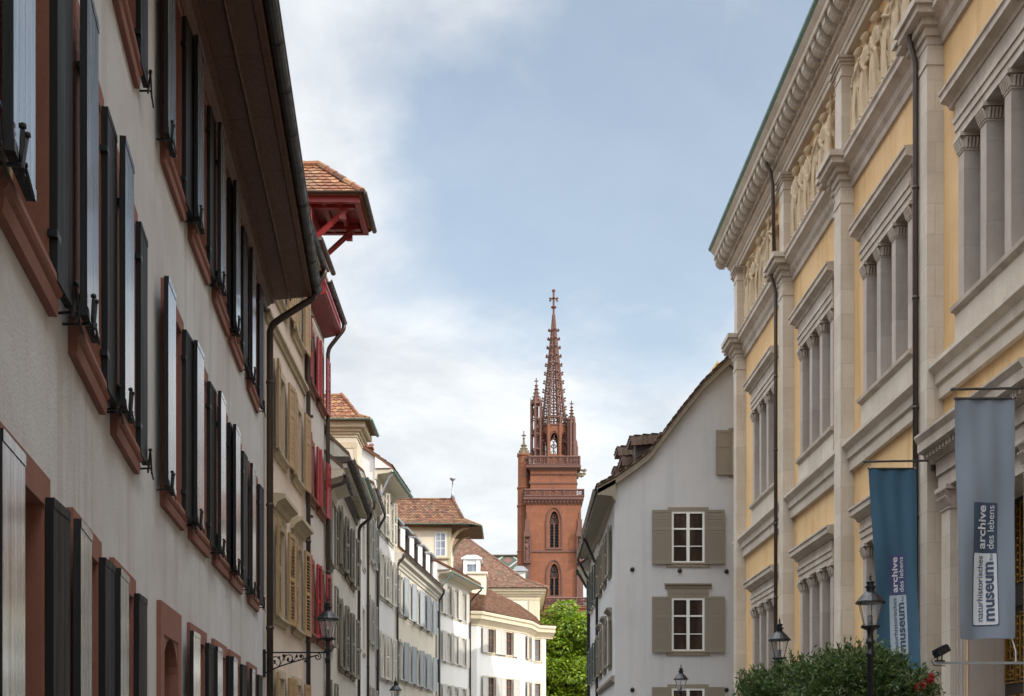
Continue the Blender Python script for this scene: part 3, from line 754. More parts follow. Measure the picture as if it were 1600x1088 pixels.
# ---- narrow pale house
A, B = (-4.37, 28.33), (-4.49, 30.58)
H4a = House('plaster_house', 'very narrow house with one column of olive shutters beside the red shuttered house', 'house', [A, B], 8.3, 8, 'plaster_olive')
for z in (2.0, 4.4, 6.35): H4a.win('olive', 1.1, z)
H4a.wall()
H4a.sweep('soffit', [(-.02, 7.95), (.06, 7.95), (.12, 8.15), (.42, 8.25), (.44, 8.40), (-.02, 8.40)], 'wood_cream_soffit')
gabled(H4a, 8.40, 3.4, .42, 'tiles_dark'); H4a.gutter(.42, 8.30, .06, 'gutter_brown', .0, .0)
H4a.downpipe(.10, .48, 8.3, 7.9, .045, wo=.09)
m = MB(); m.box(-6.5, -4.75, 29.4, 30.5, 8.6, 9.9); dm = part('dormer', m, 'board_olive', H4a.root)
m = MB(); m.prism([(-6.5, 10.5), (-4.6, 9.85), (-4.6, 9.93), (-6.5, 10.6)], 29.25, 30.6); subworld('roof', m, 'tiles_dark', dm, H4a.root)

# ---- white house with olive shutters and dentil eave
A, B = (-4.50, 30.61), (-4.79, 37.38)
H4 = House('plaster_house', 'white house with olive louvred shutters and a dark dentilled eave', 'house', [A, B], 9.3, 9, 'plaster_olive')
for px in (532, 541.5, 549.5):
    t = H4.F.px(px)
    H4.win('olive', t, 6.72); H4.win('olive_tall', t, 4.05); H4.win('olive', t, 1.6)
H4.wall()
H4.sweep('cornice', [(-.02, 8.80), (.04, 8.82), (.06, 8.95), (.14, 9.02), (.14, 9.08), (.38, 9.12), (.40, 9.26), (-.02, 9.26)], 'wood_dark', None, None, 0, .1)
t = .1
while t < H4.F.len:
    part('dentil', MB().box(-.05, .05, -.34, -.13, 8.98, 9.10, H4.F.frame(t, 0, .05)), 'wood_cream_soffit', H4.root); t += .24
gabled(H4, 9.26, 4.2, .40, 'tiles_dark'); H4.gutter(.40, 9.20, .065, 'gutter_brown', .0, .1)
H4.downpipe(H4.F.len-.05, .46, 9.2, 8.7, .05, wo=.09)

# ---- house with tiled belvedere
A, B = (-4.80, 37.41), (-4.95, 41.18)
H5 = House('plaster_house', 'narrow white house with dark red window frames below a cream belvedere', 'house', [A, B], 10.4, 9, 'plaster_white')
for dt in (1.0, 2.7):
    for z in (2.0, 5.1, 7.9): H5.win('darkred', dt, z)
H5.wall()
H5.sweep('soffit', [(-.02, 10.15), (.05, 10.15), (.08, 10.25), (.22, 10.3), (.24, 10.42), (-.02, 10.42)], 'wood_cream_soffit')
gabled(H5, 10.42, 4, .24, 'tiles_brown'); H5.gutter(.24, 10.32, .06, 'copper_green', .0, .0)
H5.downpipe(H5.F.len-.05, .3, 10.3, 9.9, .045, wo=.08)
bx = MB(); bx.box(-9.5, -4.90, 38.30, 39.70, 9.6, 11.85); bv = part('belvedere', bx, 'plaster_cream', H5.root)
m = MB()
for o, z0, z1 in ((.03, 11.76, 11.85), (.08, 11.85, 11.93), (.16, 11.93, 12.03), (.30, 12.03, 12.20)): m.box(-9.5, -4.90+o, 38.30-o*.85, 39.70+o*.85, z0, z1-.002)
m.box(-4.98, -4.885, 38.285, 38.40, 9.6, 11.6); m.box(-5.6, -4.88, 38.28, 38.36, 11.42, 11.60)
subworld('cornice', m, 'trim_cream', bv, H5.root)
m = MB()
for x in (-5.62, -5.30):
    m.prism([(x+.13*math.cos(a), 10.95+.18*math.sin(a)) for a in [i*math.pi/8 for i in range(9)]]+[(x-.13, 10.6), (x+.13, 10.6)], 38.27, 38.31)
subworld('window', m, 'glass_sky', bv, H5.root)
zt = 12.24; xo, y0, y1 = -4.46, 37.95, 39.85; rx, ry, rz = -5.45, 38.9, 13.25
c = [(-9.5, y0, zt), (xo, y0, zt), (xo, y1, zt), (-9.5, y1, zt)]; r0, r1 = (-9.5, ry, rz), (rx, ry, rz)
md = [(-9.5, y0+.35, zt+.22), (xo-.40, y0+.35, zt+.22), (xo-.40, y1-.35, zt+.22), (-9.5, y1-.35, zt+.22)]
m = MB(); m.quad(c[0], c[1], md[1], md[0]); m.quad(c[1], c[2], md[2], md[1]); m.quad(c[2], c[3], md[3], md[2]); m.quad(md[0], md[1], r1, r0); m.quad(md[1], md[2], r1); m.quad(md[2], md[3], r0, r1)
m.quad(*[b(q, .03) for q in c])
for i in range(3): m.quad(c[i], c[i+1], b(c[i+1], .03), b(c[i], .03))
rf = subworld('roof', m, 'tiles_orange', bv, H5.root)
m = MB(); tiled_face(m, (c[0], c[1], md[1], md[0])); tiled_face(m, (md[0], md[1], r1, r0)); tiled_face(m, (c[1], c[2], md[2], md[1])); tiled_face(m, (md[1], md[2], r1))
ridge_tiles(m, c[1], md[1], .07); ridge_tiles(m, md[1], (rx, ry, rz+.03), .07); ridge_tiles(m, r1, r0, .07)
subworld('roof_tiles', m, 'tiles_orange', bv, H5.root)
m = MB(); gut(m, (-9.5, y0-.05, zt), (xo+.05, y0-.05, zt), .05); gut(m, (xo+.05, y0-.05, zt), (xo+.05, y1+.05, zt), .06); subworld('gutter', m, 'copper_green', bv, H5.root)

# ---- grey shuttered house
A, B = (-4.955, 41.21), (-5.12, 45.58)
H6 = House('plaster_house', 'narrow white house with grey louvred shutters and a dark eave, between two downpipes', 'house', [A, B], 10.9, 9, 'plaster_pale')
for dt in (1.15, 3.1):
    for z in (2.6, 5.7, 8.6): H6.win('grey', dt, z)
H6.wall()
H6.sweep('soffit', [(-.02, 10.55), (.05, 10.55), (.08, 10.7), (.26, 10.8), (.28, 10.92), (-.02, 10.92)], 'wood_cream_soffit')
gabled(H6, 10.92, 2.6, .28, 'tiles_dark'); H6.gutter(.28, 10.84, .06, 'gutter_brown', .0, .0)
H6.downpipe(H6.F.len-.10, .36, 10.8, 10.2, .05, wo=.09, hopper=8.6, mat='gutter_dark')

# ---- tall white house with wide cream eave
A, B = (-5.12, 45.62), (-4.83, 50.10)
H7 = House('plaster_house', 'tall white house with cream louvred shutters and a wide cream eave with green gutter', 'house', [A, B], 12.4, 9, 'plaster_white')
for dt in (1.35, 3.2):
    for z in (2.2, 4.75, 7.85, 10.3): H7.win('cream', dt, z)
H7.wall()
H7.sweep('soffit', [(-.02, 12.1), (.04, 12.12), (.08, 12.30), (.56, 12.36), (.62, 12.36), (.62, 12.50), (-.02, 12.50)], 'wood_cream_soffit', None, None, .05, .05)
rf = gabled(H7, 12.52, 3.2, .62, 'tiles_red', .12, True); H7.gutter(.60, 12.42, .07, 'copper_green', .15, .15)
H7.downpipe(.05, .6, 12.4, 11.4, .045, wo=.09, mat='zinc')
m = MB(); m.box(-5.72, -5.36, 46.2, 46.55, 12.9, 13.45); ch = subworld('chimney', m, 'sandstone_red', rf, H7.root)
m = MB(); m.box(-5.80, -5.28, 46.12, 46.63, 13.45, 13.52)
for k in range(7): m.tube([(-5.54+.1*math.cos(k), 46.37, 13.52), (-5.54+.26*math.cos(k*.9), 46.37+.2*math.sin(k), 13.62+.05*(k % 3))], .05, 5)
subworld('chimney_pot', m, 'sandstone_red', rf, H7.root)

# ---- cream house with row of dormers
A, B = (-4.82, 50.13), (-3.77, 61.2)
H8 = House('plaster_house', 'cream house with pale blue shutters, moulded cornice and a row of five dormers', 'house', [A, B], 10.0, 10, 'plaster_cream')
for px in (625.5, 638, 650.5, 661.5, 671.5):
    t = H8.F.px(px); H8.win('blue', t, 7.72); H8.win('blue', t, 4.95); H8.win('blue', t, 1.9)
H8.wall()
H8.sweep('cornice', [(-.02, 9.55), (.05, 9.57), (.07, 9.68), (.12, 9.72), (.12, 9.82), (.26, 9.90), (.28, 10.02), (.34, 10.06), (.34, 10.14), (-.02, 10.16)], 'trim_white', None, None, 0, .15)
rf = gabled(H8, 10.16, 4.8, .30, 'tiles_red', .0, True)
H8.gutter(.30, 10.12, .05, 'gutter_brown', 0, .15)
H8.downpipe(.05, .36, 10.1, 9.6, .05, wo=.09); H8.downpipe(H8.F.len-.05, .36, 10.1, 9.5, .05, wo=.09, mat='gutter_dark')
for i in range(5):
    t = .95+i*2.2; M = H8.F.frame(t, 0, .3)
    m = MB(); m.box(-.62, -.56, .15, 1.8, 10.25, 11.55, M); m.box(.56, .62, .15, 1.8, 10.25, 11.55, M); m.box(-.62, .62, .10, .20, 10.22, 10.34, M); m.box(-.62, .62, .12, .22, 11.45, 11.56, M)
    d_ = part('dormer', m, 'wood_dark', H8.root)
    m = MB(); m.box(-.55, .55, .25, .30, 10.34, 11.45, M); subworld('pane', m, 'glass_dark', d_, H8.root)
    m = MB(); m.box(-.74, .74, -.08, 2.4, 11.57, 11.66, M); subworld('roof', m, 'zinc', d_, H8.root)
    for sg in (-1, 1):
        m = MB()
        q = M @ Matrix.Translation((sg*.60, .08, 0)) @ Matrix.Rotation(R(-sg*(4 if sg < 0 else 18)), 4, 'Z')
        m.box(0, sg*.40, -.02, .02, 10.36, 11.43, q)
        subworld('shutter', m, 'wood_white', d_, H8.root)
# green boarded cheek rising at the near end of the roof
m = MB(); m.loft([[(-6.6, y, 13.2), (-5.2, y, 11.9), (-3.95, y, 10.9), (-3.95, y, 12.0-1.1), (-6.6, y, 10.9)] for y in (56.2, 56.3)])
m = MB(); m.loft([[(-6.1, y, 11.7), (-4.55, y, 11.7), (-4.55, y, 12.0), (-6.1, y, 13.2)] for y in (57.0, 57.08)]); part('boarding', m, 'board_green', H8.root)
m = MB(); m.loft([[(-6.3, y, 13.35), (-4.40, y, 11.90), (-4.40, y, 12.0), (-6.3, y, 13.5)] for y in (56.7, 59.5)]); part('verge', m, 'tiles_red', H8.root)

# ---- white house with belvedere
A, B = (-3.76, 61.23), (-2.37, 66.97)
H9 = House('plaster_house', 'white house with tile roofed belvedere on curved brackets and a metal finial', 'house', [A, B], 11.0, 9, 'plaster_white')
for px in (685.5, 699.5, 710.5, 723):
    t = H9.F.px(px); H9.win('white_panel', t, 9.05); H9.win('white_panel', t, 6.62); H9.win('white_panel', t, 3.9)
H9.wall()
H9.sweep('soffit', [(-.02, 10.8), (.05, 10.82), (.1, 10.95), (.62, 11.0), (.68, 11.0), (.68, 11.12), (-.02, 11.12)], 'wood_cream_soffit', None, None, .0, .3)
rf = gabled(H9, 11.14, 2.4, .68, 'tiles_red', .1, True); H9.gutter(.66, 11.04, .06, 'copper_green', .15, .3)
H9.downpipe(.1, .72, 11.0, 10.2, .045, wo=.09, mat='copper_green'); H9.downpipe(H9.F.len-.08, .72, 11.0, 10.3, .05, wo=.09, mat='gutter_dark')
Y0, Y1 = 62.5, 65.3
bx = MB(); bx.box(-10, -3.16, Y0, Y1, 10.9, 13.60); bv = part('belvedere', bx, 'plaster_cream', H9.root)
m = MB(); m.box(-3.30, -3.14, Y0-.02, Y0+.12, 11.0, 13.5); m.box(-10, -3.1, Y0-.03, Y0+.05, 13.35, 13.55); m.box(-4.0, -3.2, Y0-.12, Y0+.05, 11.9, 12.0)
def arcbr(x0, z0, x1, z1, y):
    pts = []
    for i in range(9):
        a = i/8*math.pi/2; pts.append((x0+(x1-x0)*(1-math.cos(a)), y, z0+(z1-z0)*math.sin(a)))
    return pts
for y in (Y0+.1, Y1-.15): m.tube(arcbr(-3.2, 12.2, -2.25, 13.55, y), .09, 6)
m.box(-10, -2.15, Y0-.3, Y1+.2, 13.55, 13.62); subworld('bracket', m, 'wood_cream', bv, H9.root)
m = MB(); m.box(-3.95, -3.93+.5, Y0-.035, Y0-.015, 12.05, 13.2); m.box(-3.17, -3.145, Y0+.6, Y0+1.2, 11.9, 13.0)
m.box(-3.97, -3.37, Y0-.03, Y0-.01, 12.0, 13.25); w_ = subworld('window', m, 'wood_white', bv, H9.root)
m = MB()
for i in range(2):
    for j in range(3): m.box(-3.90+i*.25, -3.69+i*.25, Y0-.045, Y0-.038, 12.07+j*.39, 12.42+j*.39)
subworld('pane', m, 'glass_sky', bv, H9.root)
zt = 13.62; xo, y0, y1 = -1.95, Y0-.45, Y1+.35; rx, ry, rz = -3.12, 63.9, 15.25
c = [(-10, y0, zt), (xo, y0, zt), (xo, y1, zt), (-10, y1, zt)]; r0, r1 = (-10, ry, rz), (rx, ry, rz)
md = [(-10, y0+.55, zt+.30), (xo-.55, y0+.55, zt+.34), (xo-.55, y1-.55, zt+.34), (-10, y1-.55, zt+.30)]
c[1] = (xo+.35, y0, zt-.12); c[2] = (xo+.35, y1, zt-.12)
m = MB(); m.quad(c[0], (xo-.35, y0, zt), md[1], md[0]); m.quad((xo-.35, y0, zt), c[1], md[1]); m.quad(c[1], c[2], md[2], md[1]); m.quad(c[2], c[3], md[3], md[2]); m.quad(md[0], md[1], r1, r0); m.quad(md[1], md[2], r1); m.quad(md[2], md[3], r0, r1)
m.quad(*[b(q, .03) for q in c]); rf = subworld('roof', m, 'tiles_red', bv, H9.root)
m = MB(); tiled_face(m, (c[0], (xo-.35, y0, zt), md[1], md[0])); tiled_face(m, ((xo-.35, y0, zt), c[1], md[1])); tiled_face(m, (md[0], md[1], r1, r0)); tiled_face(m, (c[1], c[2], md[2], md[1])); tiled_face(m, (md[1], md[2], r1))
ridge_tiles(m, c[1], md[1], .08); ridge_tiles(m, md[1], (rx, ry, rz+.03), .08); ridge_tiles(m, r1, r0, .08); subworld('roof_tiles', m, 'tiles_red', bv, H9.root)
m = MB(); gut(m, (-10, y0-.05, zt), (xo-.2, y0-.05, zt), .05); gut(m, (xo-.2, y0-.05, zt), (xo+.40, y0-.05, zt-.10), .05); gut(m, (xo+.40, y0-.05, zt-.1), (xo+.40, y1+.05, zt-.1), .05); subworld('gutter', m, 'copper_green', bv, H9.root)
m = MB(); m.lathe([(.14, 0), (.06, .3), (.035, .6), (.03, .95), (.12, 1.02), (.17, 1.10), (.12, 1.16), (.03, 1.2), (.02, 1.5), (.002, 1.55)], 10, (rx, ry, rz)); subworld('finial', m, 'zinc', bv, H9.root, True)

# ---- white corner house
P10 = [(-2.36, 67.0), (-1.93, 67.1), (.75, 71.7), (1.29, 74.15), (2.08, 74.5)]
H10 = House('plaster_house', 'white corner house with curved cream cornice, brown windows and light grey shutters', 'house', P10, 9.45, 6.0, 'plaster_white')
for px in (766.5, 794.5):
    t = H10.F.px(px)
    for z in (1.9, 4.85, 7.55): H10.win('brown', t, z)
for z in (1.9, 4.85, 7.55):
    t = H10.F.px(826); H10.win('brown', t, z)
    t = H10.F.px(839); H10.win('brown_narrow', t, z)
H10.wall()
H10.sweep('cornice', [(-.02, 8.95), (.05, 8.97), (.07, 9.05), (.14, 9.12), (.30, 9.26), (.40, 9.32), (.42, 9.50), (.50, 9.56), (.52, 9.68), (.48, 9.72), (-.02, 9.72)], 'trim_cream', None, None, .0, .45)
m = MB(); path = H10.F.path(None, None, 0, .45); rm = MB()
back = [(-4.5, 74.5, 12.6), (-1.6, 75.2, 12.2), (.4, 76.2, 11.3), (1.5, 77.0, 10.6), (2.2, 77.2, 9.9)]
fr = [(p.x+n.x*.48*k, p.y+n.y*.48*k, 9.74) for p, n, k in path]
for i in range(4): m.quad(fr[i], fr[i+1], back[i+1], back[i])
m.quad(*([back[i] for i in range(5)][::-1]+[(2.2, 78, 9.7), (-4.5, 78, 9.7)]))
rf = part('roof', m, 'tiles_red', H10.root)
m = MB(); L = []
for i in range(4):
    q = [Vector(x) for x in (fr[i], fr[i+1], back[i+1], back[i])]
    tiled_face(m, (q[0], q[1], q[2])); tiled_face(m, (q[0], q[2], q[3])) if False else None
    # second triangle: flip so that its base is level
    U = (q[1]-q[0]).normalized(); N = (q[2]-q[0]).cross(q[3]-q[0]).normalized(); N = N if N.z > 0 else -N; V = N.cross(U); U2 = V.cross(N)
    pl = [((x-q[0]).dot(U2), (x-q[0]).dot(V)) for x in (q[0], q[2], q[3])]
    if V.z < 0: V = -V; pl = [(a_, -b_) for a_, b_ in pl]
    tile_plane(m, q[0], U2, V, pl)
subworld('roof_tiles', m, 'tiles_red', rf, H10.root)
H10.downpipe(.03, .30, 10.9, 9.6, .05, wo=.08, mat='gutter_dark') if False else None
m = MB(); m.box(-2.65, -1.55, 72.2, 73.4, 9.8, 12.6); m.box(-2.75, -1.45, 72.1, 73.5, 12.6, 12.72); subworld('chimney', m, 'plaster_cream', rf, H10.root)

# ---- big hipped house behind
root = thing('hipped_house', 'cream house with large brown hipped roof and one white dormer before the church', 'house', (-2, 86, 0))
H11 = root
m = MB(); m.box(-16, 1.95, 86, 98, 0, 13.1); part('wall', m, 'plaster_cream', root)
m = MB()
for o, z0, z1 in ((.05, 12.85, 13.1), (.15, 13.1, 13.25), (.30, 13.25, 13.42), (.45, 13.42, 13.62)): m.box(-16, 1.95+o, 86-o, 98+o, z0, z1-.002)
m.box(1.2, 1.9, 85.93, 86.02, 9, 12.8); m.box(-2.4, 1.0, 85.95, 86.02, 12.0, 12.15); m.box(-.4, .8, 85.90, 86.02, 11.55, 11.63)
part('cornice', m, 'trim_cream', root)
c = [(-16, 85.4, 13.64), (2.55, 85.4, 13.64), (2.55, 98.6, 13.64), (-16, 98.6, 13.64)]; r0, r1 = (-16, 92, 18.9), (-3.45, 92, 18.35)
md = [(-16, 86.6, 14.3), (.9, 86.6, 14.35), (.9, 97.4, 14.35), (-16, 97.4, 14.3)]
m = MB(); m.quad(c[0], c[1], md[1], md[0]); m.quad(c[1], c[2], md[2], md[1]); m.quad(c[2], c[3], md[3], md[2]); m.quad(md[0], md[1], r1, r0); m.quad(md[1], md[2], r1); m.quad(md[2], md[3], r0, r1); m.quad(*[b(q, .02) for q in c])
rf = part('roof', m, 'tiles_brown', root)
m = MB(); tiled_face(m, [(-6, 85.4, 13.64), c[1], md[1], (-6, 86.6, 14.32)]); tiled_face(m, [(-6, 86.6, 14.32), md[1], r1, (-6, 92, 18.46)]); tiled_face(m, (md[1], md[2], r1))
ridge_tiles(m, c[1], md[1], .1); ridge_tiles(m, md[1], r1, .1); ridge_tiles(m, r1, (-6, 92, 18.46), .1); subworld('roof_tiles', m, 'tiles_brown', rf, root)
m = MB(); m.box(-3.45, -3.18, 86.2, 89, 14.0, 15.75); m.box(-2.55, -2.28, 86.2, 89, 14.0, 15.75); m.box(-3.18, -2.55, 86.25, 89, 15.4, 15.75); m.box(-3.6, -2.13, 86.1, 89.3, 15.75, 15.85)
m.prism([(-3.6, 15.85), (-2.13, 15.85), (-2.5, 16.05), (-3.2, 16.05)], 86.1, 89.3)
dm = part('dormer', m, 'wood_white', root)
m = MB(); m.prism([(-3.18, 14.1), (-2.55, 14.1), (-2.55, 15.2)]+[(-2.865+.31*math.cos(a), 15.15+.28*math.sin(a)) for a in [i*math.pi/6 for i in range(7)]]+[(-3.18, 15.2)], 86.30, 86.34); subworld('pane', m, 'glass_sky', dm, root)

# ================================================================== RIGHT SIDE: gable house and neighbours
G = House('gabled_house', 'white house with tall curved gable, taupe shutters and white windows beside the yellow building', 'house', [(3.56, 49.7), (3.50, 41.92)], 10.6, 9, 'plaster_gable')
for t in (3.7, 6.3):
    G.win('taupe_side_plain', t, 8.2); G.win('taupe_side', t, 4.95)
    G.win('taupe_side_plain', t, 1.8)
G.win('taupe_side_plain', 1.2, 8.2); G.win('taupe_side', 1.2, 4.95)
G.sweep('string_course', [(-.02, 4.25), (.06, 4.25), (.12, 4.35), (.12, 4.45), (-.02, 4.5)], 'sandstone_taupe', None, None, 0, .43)
# street front (built by the facade grid), then the gable end facing the camera with its curved outline
GF = Facade([(3.50, 41.48), (12.5, 41.48)])
prof = [(0-.60, 10.85), (.05, 11.20), (.65, 11.62), (1.2, 12.05), (1.7, 12.72), (2.25, 13.45), (3.0, 14.38), (3.9, 15.25)]
def gz(x):
    for (a, c_), (b_, d_) in zip(prof, prof[1:]):
        if a <= x <= b_: return c_+(d_-c_)*(x-a)/(b_-a)
    return prof[-1][1]
G.wall()
GH = []
def gwin(key, x, z):
    d = WST[key]; M = GF.frame(x-3.5, z, d['w']); GH.append((x-3.5-d['w']/2-d['sur']+.02, x-3.5+d['w']/2+d['sur']-.02, z-d.get('bot', 0)+.01, z+d['h']+d['sur']-.02))
    o = link('window', d['sur_me'], G.root, Matrix.Translation(-G.root.location) @ M)
    for nm, me in d['list']: link(nm, me, o)
def gx(px): return (px-800)/FPX*41.48
gwin('taupe', gx(1075), EYE+(1185-881)/FPX*41.48); gwin('taupe_hood', gx(1075), EYE+(1185-1019)/FPX*41.48); gwin('taupe', gx(1075), EYE+(1185-1075)/FPX*41.48-1.80); gwin('taupe_attic', gx(1160), EYE+(1185-742)/FPX*41.48)
m = MB(); xs = sorted(set([i*.25 for i in range(0, 37)]+[h[0] for h in GH]+[h[1] for h in GH]))
def gtop(x): return gz(x) if x <= 3.9 else gz(max(0, 7.8-x))-0 if x <= 7.8 else gz(0)
for a, c_ in zip(xs, xs[1:]):
    mid = (a+c_)/2; cuts = sorted([(h[2], h[3]) for h in GH if h[0]-1e-4 < mid < h[1]+1e-4]); z = 0; X0, X1 = 3.5+a, 3.5+c_
    for p, q in cuts: m.quad((X0, 41.48, z), (X1, 41.48, z), (X1, 41.48, p), (X0, 41.48, p)); z = q
    m.quad((X0, 41.48, z), (X1, 41.48, z), (X1, 41.48, gtop(c_)), (X0, 41.48, gtop(a)))
m.quad((3.5, 41.48, 0), (3.5, 41.48, 11.2), (3.5, 41.925, 11.2), (3.5, 41.925, 0)); part('gable_wall', m, 'plaster_gable', G.root)
slab = prof+[(x, z-.16) for x, z in prof[::-1]]
back2 = [(7.8-x, z) for x, z in prof[::-1]]
full = prof+back2[1:]
def slabpoly(dz0, dz1): return [(3.5+x, z+dz1) for x, z in full]+[(3.5+x, z+dz0) for x, z in full[::-1]]
rf = part('roof', MB().loft([[(x, y, z) for x, z in slabpoly(.02, .10)] for y in (41.2, 49.7)]), 'tiles_dark', G.root)
m = MB()
for (a, za), (c_, zc) in zip(prof, prof[1:]): tiled_face(m, [(3.5+a, 49.7, za+.09), (3.5+a, 41.18, za+.09), (3.5+c_, 41.18, zc+.09), (3.5+c_, 49.7, zc+.09)])
subworld('roof_tiles', m, 'tiles_dark', rf, G.root)
m = MB().loft([[(x, y, z) for x, z in slabpoly(-.22, .0)] for y in (41.25, 41.47)]); part('bargeboard', m, 'sandstone_taupe', G.root)
m = MB().loft([[(3.5+x, y, z) for x, z in ((.02, 10.35), (-.10, 10.55), (-.58, 10.60), (-.60, 10.78), (.0, 11.1), (.02, 11.1))] for y in (41.25, 49.7)]); part('soffit', m, 'wood_soffit' if False else 'sandstone_taupe', G.root)
G.gutter(.58, 10.78, .08, 'gutter_dark', 0, .70); G.downpipe(.12, .64, 10.7, 9.6, .06, wo=.10, mat='gutter_dark')
for i, (y, xf, zt) in enumerate(((42.6, 4.32, 12.78), (43.85, 4.12, 12.38), (45.1, 4.08, 13.05), (46.7, 4.1, 12.7), (48.2, 4.1, 12.5))):
    m = MB(); m.box(xf, xf+2.4, y, y+1.0, zt-1.1, zt); dm = subworld('dormer', m, 'wood_dark', rf, G.root)
    m = MB(); m.loft([[(xf-.18, yy, zt-.02), (xf-.18, yy, zt+.10), (xf+2.6, yy, zt+.36), (xf+2.6, yy, zt)] for yy in (y-.2, y+1.2)])
    tiled_face(m, [(xf-.18, y+1.2, zt+.10), (xf-.18, y-.2, zt+.10), (xf+2.6, y-.2, zt+.36), (xf+2.6, y+1.2, zt+.36)])
    for k in range(14):
        for r_ in range(2): m.box(xf-.16+k*.19, xf+.02+k*.19, y-.24-.02*r_, y-.205, zt-.10-.13*r_+.018*k, zt+.05-.12*r_+.018*k)
    subworld('dormer_roof', m, 'tiles_dark', rf, G.root)
for px, py in ((988, 890), (1062, 892), (1135, 893), (988, 1078), (1135, 1078), (1062, 1079)):
    q = P(px, py, 41.48); m = MB(); m.lathe([(.02, 0), (.07, .02), (.08, .05), (.05, .08), (.001, .09)], 10); m.v = [(q.x+x, q.y-z+.02, q.z+y) for x, y, z in m.v]
    part('wall_anchor', m, 'iron_black', G.root, True)

R2 = House('plaster_house', 'white house with dark green shutters behind the gabled house on the right of the street', 'house', [(3.62, 56.4), (3.57, 49.75)], 10.9, 9, 'plaster_gable')
for t in (1.3, 3.3, 5.4):
    for z in (2.0, 5.0, 8.3): R2.win('green', t, z)
R2.wall(); R2.sweep('soffit', [(-.02, 10.7), (.05, 10.7), (.1, 10.85), (.5, 10.92), (.52, 11.05), (-.02, 11.05)], 'sandstone_taupe', None, None, 0, .05)
R2.gutter(.5, 10.98, .07, 'gutter_dark', 0, .1); R2.downpipe(.1, .56, 10.9, 10.0, .06, wo=.1, mat='gutter_dark')
pr3 = [(-.50, 11.07), (.5, 11.8), (1.5, 13.0), (2.84, 14.82), (3.66, 16.1), (4.80, 17.90)]
f3 = pr3+[(9.6-x, z) for x, z in pr3[::-1]][1:]
m = MB().loft([[(3.6+x, y, z-.12) for x, z in f3] + [] for y in (49.80, 56.3)]); part('gable', m, 'plaster_ochre', R2.root)
m = MB().loft([[(3.6+x, y, z+.02) for x, z in f3]+[(3.6+x, y, z-.10) for x, z in f3[::-1]] for y in (49.72, 56.4)]); part('roof', m, 'tiles_ochre', R2.root)
R3 = House('plaster_house', 'far pale house at the bend on the right, its eave just left of the others', 'house', [(4.5, 62.5), (3.66, 56.45)], 10.4, 9, 'plaster_pale')
for t in (1.3, 4.0, 6.8, 9.):
    if t < R3.F.len-.5:
        for z in (2.0, 5.0, 7.9): R3.win('taupe_side_plain', t, z)
R3.wall(); R3.sweep('soffit', [(-.02, 10.2), (.05, 10.2), (.1, 10.35), (.6, 10.42), (.62, 10.55), (-.02, 10.55)], 'wood_cream_soffit')
gabled(R3, 10.55, 3.6, .6, 'tiles_dark'); R3.gutter(.6, 10.48, .08, 'gutter_dark', 0, 0); R3.downpipe(R3.F.len-.1, .66, 10.4, 9.5, .06, wo=.1, mat='gutter_dark')
# ================================================================== MUSEUM
def mx(d, Y): return d-.0158*Y
MU = House('museum_building', 'long yellow and limestone museum with pilasters, relief frieze and heavy bracketed cornice', 'museum', [(mx(8.05, 39.5), 39.5), (mx(8.05, -25), -25)], 17.32, 14, 'plaster_yellow')
MF = MU.F
def sy(Y): return 39.5-Y
PIL = [39.5]+[33.3-5.4*i for i in range(11)]
BAY = [((PIL[i]-.75)+PIL[i+1])/2 for i in range(11)]
